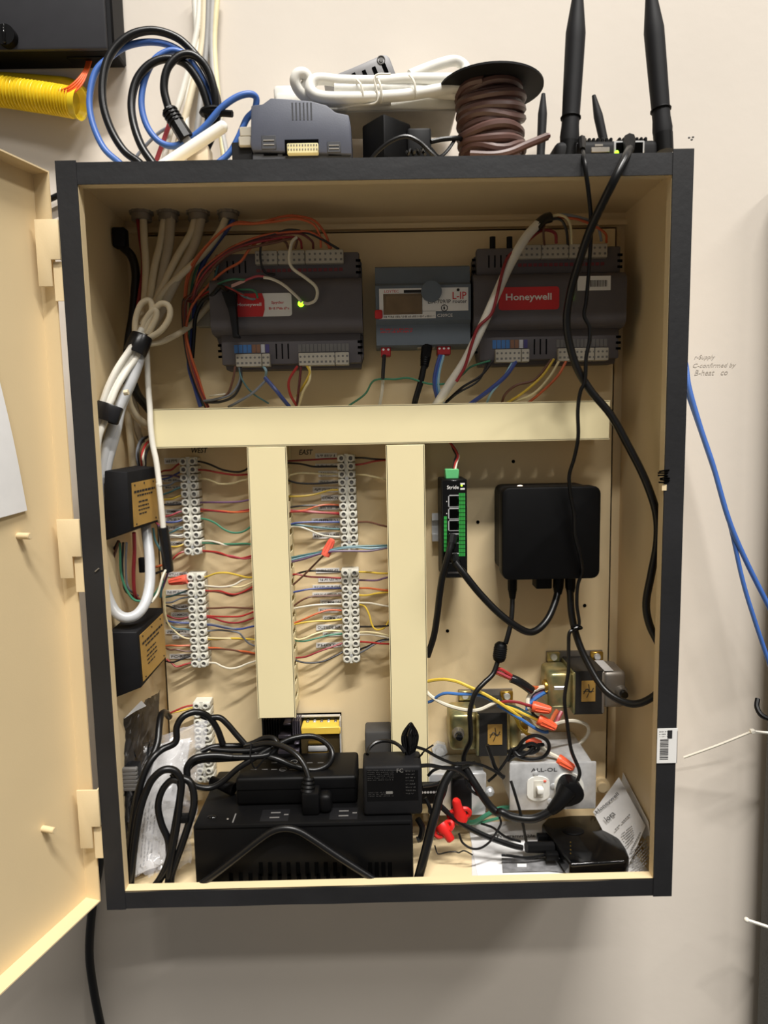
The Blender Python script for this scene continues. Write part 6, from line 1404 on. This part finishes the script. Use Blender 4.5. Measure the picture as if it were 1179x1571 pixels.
MB().tube(path('T3', [(165, 600), (130, 650), (95, 675), (60, 640)], [.07, .062, .058, .06]), .0018, 8).build('lead', blk_rub, ad)
# wire spool
sy_ = .085; c = at(753, 137, sy_); cx = c.x
spl = thing('wire_spool', 'upright black spool wound with brown wire', 'wire spool', (cx, sy_, TOP))
MB().cyl((cx, sy_, c.z-.001), (cx, sy_, c.z+.001), .0555, n=48).build('top_flange', blk_matte, spl)
MB().cyl((cx, sy_, TOP), (cx, sy_, TOP+.002), .0555, n=48).build('bottom_flange', blk_matte, spl)
MB().cyl((cx, sy_, TOP), (cx, sy_, c.z), .025, n=32).build('core', blk_matte, spl)
turns = 11; hp = []; hgt = c.z-TOP-.008
for layer, (R_, tn_, ph_) in enumerate(((.0285, 13, 0), (.0325, 8.5, 1.2))):
    pts = []
    for k in range(int(tn_*16)+1):
        a = 2*math.pi*k/16+ph_; f = k/(tn_*16); nz = noise.noise(Vector((k*.12, layer*4, 0)))
        pts.append((cx+math.cos(a)*(R_+.0042*nz+(.0022*(f-.5))), sy_+math.sin(a)*(R_+.0042*nz), TOP+.0045+hgt*f+.0048*math.sin(a+nz*5)*(1 if layer else .4)))
    MB().tube(pts, .0046, 8, 2).build('wound_wire', brown_w, spl)
MB().tube(path('T3', [(230, 665), (330, 668), (400, 655), (470, 625), (560, 588)], [.05, .045, .045, .05, .058]), .0040, 8).build('wire_tail', brown_w, spl)
A_ = pt('T3', 553, 590, .058); B_ = pt('T3', 570, 583, .059); MB().tube([A_, B_], .0026, 8, 1, raw=True).build('wire_end', wm('maroon'), spl)
# wireless router with four antennas
wr = thing('wireless_router', 'black wireless router with four upright antennas on the cabinet top', 'wireless router', (at(935, 225, .05).x, .07, TOP))
x0, x1 = pt('T3', 598, 640, .032).x, pt('T3', 1045, 620, .032).x; zt = pt('T3', 820, 600, .032).z
MB().rbox(x0, x1, .032, .125, TOP+.003, zt, .006, 3).build('case', blk_matte, wr)
fn = MB()
for k in range(18):
    if 7 < k < 9: continue
    x = x0+(x1-x0)*(.24+.042*k)
    if x < x1-.012: fn.rbox(x, x+.003, .036, .115, zt-.001, zt+.0035, .0008, 1)
fn.build('top_fins', blk, wr)
for s in (-1, 1): MB().cyl((x0+.02 if s < 0 else x1-.02, .05, TOP), (x0+.02 if s < 0 else x1-.02, .05, TOP+.004), .007, n=14).build('foot', blk_rub, wr)
a0, a1, b0, b1 = rect('T3', 850, 605, 982, 660, .031); b0 = max(b0, TOP+.004)
jk = MB().rbox(a0, a1, .0312, .034, b0, b1, .0006, 1).build('network_jack', steel, wr)
MB().box(a0+.002, a1-.002, .0306, .032, b0, b1-.002).build('jack_opening', hole_m, jk)
p = pt('T3', 862, 657, .03); MB().ball((p.x, .0304, max(p.z, TOP+.006)), .0022, n=8).build('link_light', led_g, jk)
a0, a1, b0, b1 = rect('T3', 752, 632, 832, 655, .031); b0 = max(b0, TOP+.004); MB().rbox(a0, a1, .0312, .034, b0, b1, .0005, 1).build('usb_port', greyzinc, wr)
x_, z_ = pt('T3', 785, 624, .031).x, pt('T3', 785, 624, .031).z; MB().box(x_-.004, x_+.004, .0314, .0325, z_-.001, z_+.001).build('marking', greyzinc, wr)
def antenna(win, base, top, d0, d1, r, tipcut=0.0):
    A_, B_ = pt(win, *base, d0), pt(win, *top, d1)
    b = MB(); b.tube([A_.lerp(B_, k/14) for k in range(15)], lambda t_: r*(1.0 if t_ < .02 else (1.12-.0*t_ if t_ < .12 else (1.0+.14*math.sin((t_-.12)*2.2) if t_ < .72 else max(.28, 1.13-2.3*(t_-.72))))), 14, 1, raw=True)
    o = b.build('antenna', blk_matte, wr)
    u = (B_-A_).normalized(); MB().cyl(A_-u*.012, A_+u*.006, r*1.02, r*1.1, 14).build('antenna_joint', blk, o)
    rg = MB(); q = A_+u*.030; rg.lathe(q, u, [(0, r*1.17), (.0006, r*1.19), (.0012, r*1.17)], 14); rg.build('antenna_ring', blk, o)
antenna('T3', (655, 640), (696, -60), .040, .055, .0087)
antenna('T3', (1062, 605), (1005, -60), .038, .055, .0087)
antenna('T3', (532, 700), (545, 405), .135, .150, .0046)
antenna('T3', (830, 720), (762, 412), .135, .150, .0046)

# ------------------------------------------------------------------ on the wall
c = at(195, 105, WALL); yb_ = .136
wb = thing('wall_enclosure', 'black metal enclosure on the wall at the upper left', 'enclosure', (c.x-.15, WALL, c.z))
MB().rbox(c.x-.36, c.x, yb_+.004, WALL-.0004, c.z, c.z+.30, .002, 1).build('case', blk_matte, wb)
MB().rbox(c.x-.36, c.x-.006, yb_-.001, yb_+.005, c.z-.001, c.z+.30, .0025, 2).build('cover', mat('enclosure_black', (46, 46, 50), .45, var=.06), wb)
p = at(14, 60, yb_); lk = MB().cyl((p.x, yb_, p.z), (p.x, yb_-.010, p.z), .011, n=22).build('lock_knob', blk, wb)
MB().rbox(p.x-.0016, p.x+.0016, yb_-.013, yb_-.009, p.z-.010, p.z+.010, .001, 1).build('knob_grip', blk_gloss, lk)
a = at(135, 88, .160); MB().rbox(a.x-.022, a.x+.020, .152, .172, c.z-.002, c.z+.003, .001, 1).build('entry_grommet', blk, wb)
yl = thing('corrugated_loom', 'open end of a yellow corrugated cable loom on the wall', 'loom', at(60, 150, .15))
cl = [at(-40, 136, .158), at(0, 140, .157), at(40, 146, .156), at(80, 152, .154), at(114, 158, .152)]
pp = smooth_path(cl, 70); n_ = len(pp)
MB().tube(pp, lambda t_: .0152+.0017*math.sin(t_*2*math.pi*30), 20, 1, raw=True).build('loom_tube', yel_pipe, yl)
e0, e1 = pp[-2], pp[-1]; ax = (e1-e0).normalized(); mo = MB()
mo.lathe(e1-ax*.001, ax, [(0, .0155), (.006, .0165), (.0085, .0172), (.008, .0158), (.001, .0125)], 24); mo.build('loom_mouth', yel_pipe, yl)
for i in range(4):
    wire(('topmost', 'second', 'third', 'lowest')[i]+' orange fibre strand between the enclosure and the yellow loom', 'orange', 'T1', [(395+i*6, 270), (380+i*6, 320), (345+i*8, 365+i*6), (300+i*8, 400+i*8), (250+i*6, 412+i*6)], [.160, .150, .142, .138, .142], .0011, 'orange fibre strands', m=mat('fibre_orange', (232, 96, 36), .4))
MB().tube([at(-30, 120, .172), at(60, 126, .172), at(110, 132, .170), at(130, 150, .166)], .008, 12).build('loom_tube', yel_pipe, None, 'second yellow loom length behind the front one', 'loom')
# conduit at the right edge
cp = thing('loom_riser', 'grey woven cable loom riser along the right edge of the wall', 'cable loom', (.53, .14, -.9))
MB().tube([(.533, .146, -1.0), (.530, .146, -.6), (.525, .146, -.2), (.521, .146, .2), (.518, .146, .42)], .033, 28).build('sleeve', loom_m, cp)
MB().tube([(.561, .128, -1.0), (.556, .128, -.4), (.548, .128, .42)], .016, 16).build('inner_cable', mat('navy_cable', (34, 36, 58), .4), cp)
for l, pts, ys, r in (('upper blue cable hanging from behind the cabinet to the riser', [(1046, 540), (1053, 560), (1058, 595), (1075, 655), (1095, 715), (1118, 795), (1145, 860), (1185, 940)], [.165, .15, .14, .13, .12, .115, .112], .0030), ('lower blue cable hanging from behind the cabinet to the riser', [(1044, 570), (1050, 588), (1062, 622), (1082, 680), (1102, 740), (1122, 810), (1140, 890), (1158, 950), (1185, 1030)], [.165, .152, .142, .134, .124, .116, .112, .110], .0026)):
    cable(l, blue_cab, 'P', pts, ys, r, 'blue cables right of the cabinet')
zt_ = thing('zip_tie', 'long tailed white zip tie around the riser beside the cabinet', 'zip tie', at(1155, 1122, .12))
a, b_ = at(1155, 1122, .118), at(1050, 1162, .150)
MB().tube([a, a.lerp(b_, .5)+Vector((0, 0, -.001)), b_], .0016, 6).build('tail', white_cab, zt_)
MB().rbox(a.x-.003, a.x+.003, a.y-.003, a.y+.003, a.z-.0025, a.z+.0025, .0008, 1).build('head', white_cab, zt_)
MB().tube([a, Vector((.512, .108, a.z-.003)), Vector((.534, .104, a.z-.003)), Vector((.57, .112, a.z)), Vector((.58, .146, a.z)), Vector((.53, .181-.0025, a.z))], .0018, 6).build('band', white_cab, zt_)
z2 = thing('zip_tie', 'lower white zip tie around the riser near the bottom edge', 'zip tie', at(1146, 1410, .12))
a = at(1146, 1411, .122)
MB().ball(a, .0035, 1, 1, .9, 10).build('head', white_cab, z2)
MB().tube([a, Vector((.512, .108, a.z-.012)), Vector((.54, .104, a.z-.018)), Vector((.575, .115, a.z-.016)), Vector((.58, .15, a.z-.008))], .002, 6).build('band', white_cab, z2)
MB().tube([at(1163, 1072, .118), at(1162, 1085, .112), at(1170, 1098, .104), at(1190, 1106, .1)], .003, 8).build('cable_tie', blk, None, 'black strap around the riser above the long tailed zip tie', 'tie')
cable('black cord hanging down the wall below the open door', blk_rub, 'P', [(156, 1290), (152, 1330), (142, 1390), (137, 1460), (144, 1520), (158, 1590)], [.165, .168, .168, .166, .165], .0056, name='power_cable')
cable('black cord on the wall between the door and cabinet top corner', blk_rub, 'P', [(60, 312), (78, 305), (92, 299), (110, 296)], [.172, .172], .0034, name='power_cable')
# barcode sticker on the right edge strip
a0, a1, b0, b1 = rect('P', 1009, 1118, 1036, 1171, -.003)
bs = thing('barcode_sticker', 'white barcode sticker folded over the right cabinet edge', 'sticker', ((a0+a1)/2, 0, b0))
MB().box(a0, HW+.0018, -.0026, -.0021, b0, b1).box(HW+.0013, HW+.0018, -.0026, .016, b0-.001, b1-.003).build('sticker', lab_w, bs)
bb = MB(); z = b0+.004
while z < b1-.012: h = random.choice((.0005, .0008, .0012)); bb.box(a0+.003, a0+.012, -.0028, -.0025, z, z+h); z += h+.0009
bb.build('barcode', ink, bs)
MB().box(a1-.008, a1-.003, -.0028, -.0025, b1-.011, b1-.002).build('printed_block', ink, bs)
blob_text(bs, ink, a0+.002, a0+.012, b1-.010, b1-.002, -.0028, 3, 'small_print', .4)
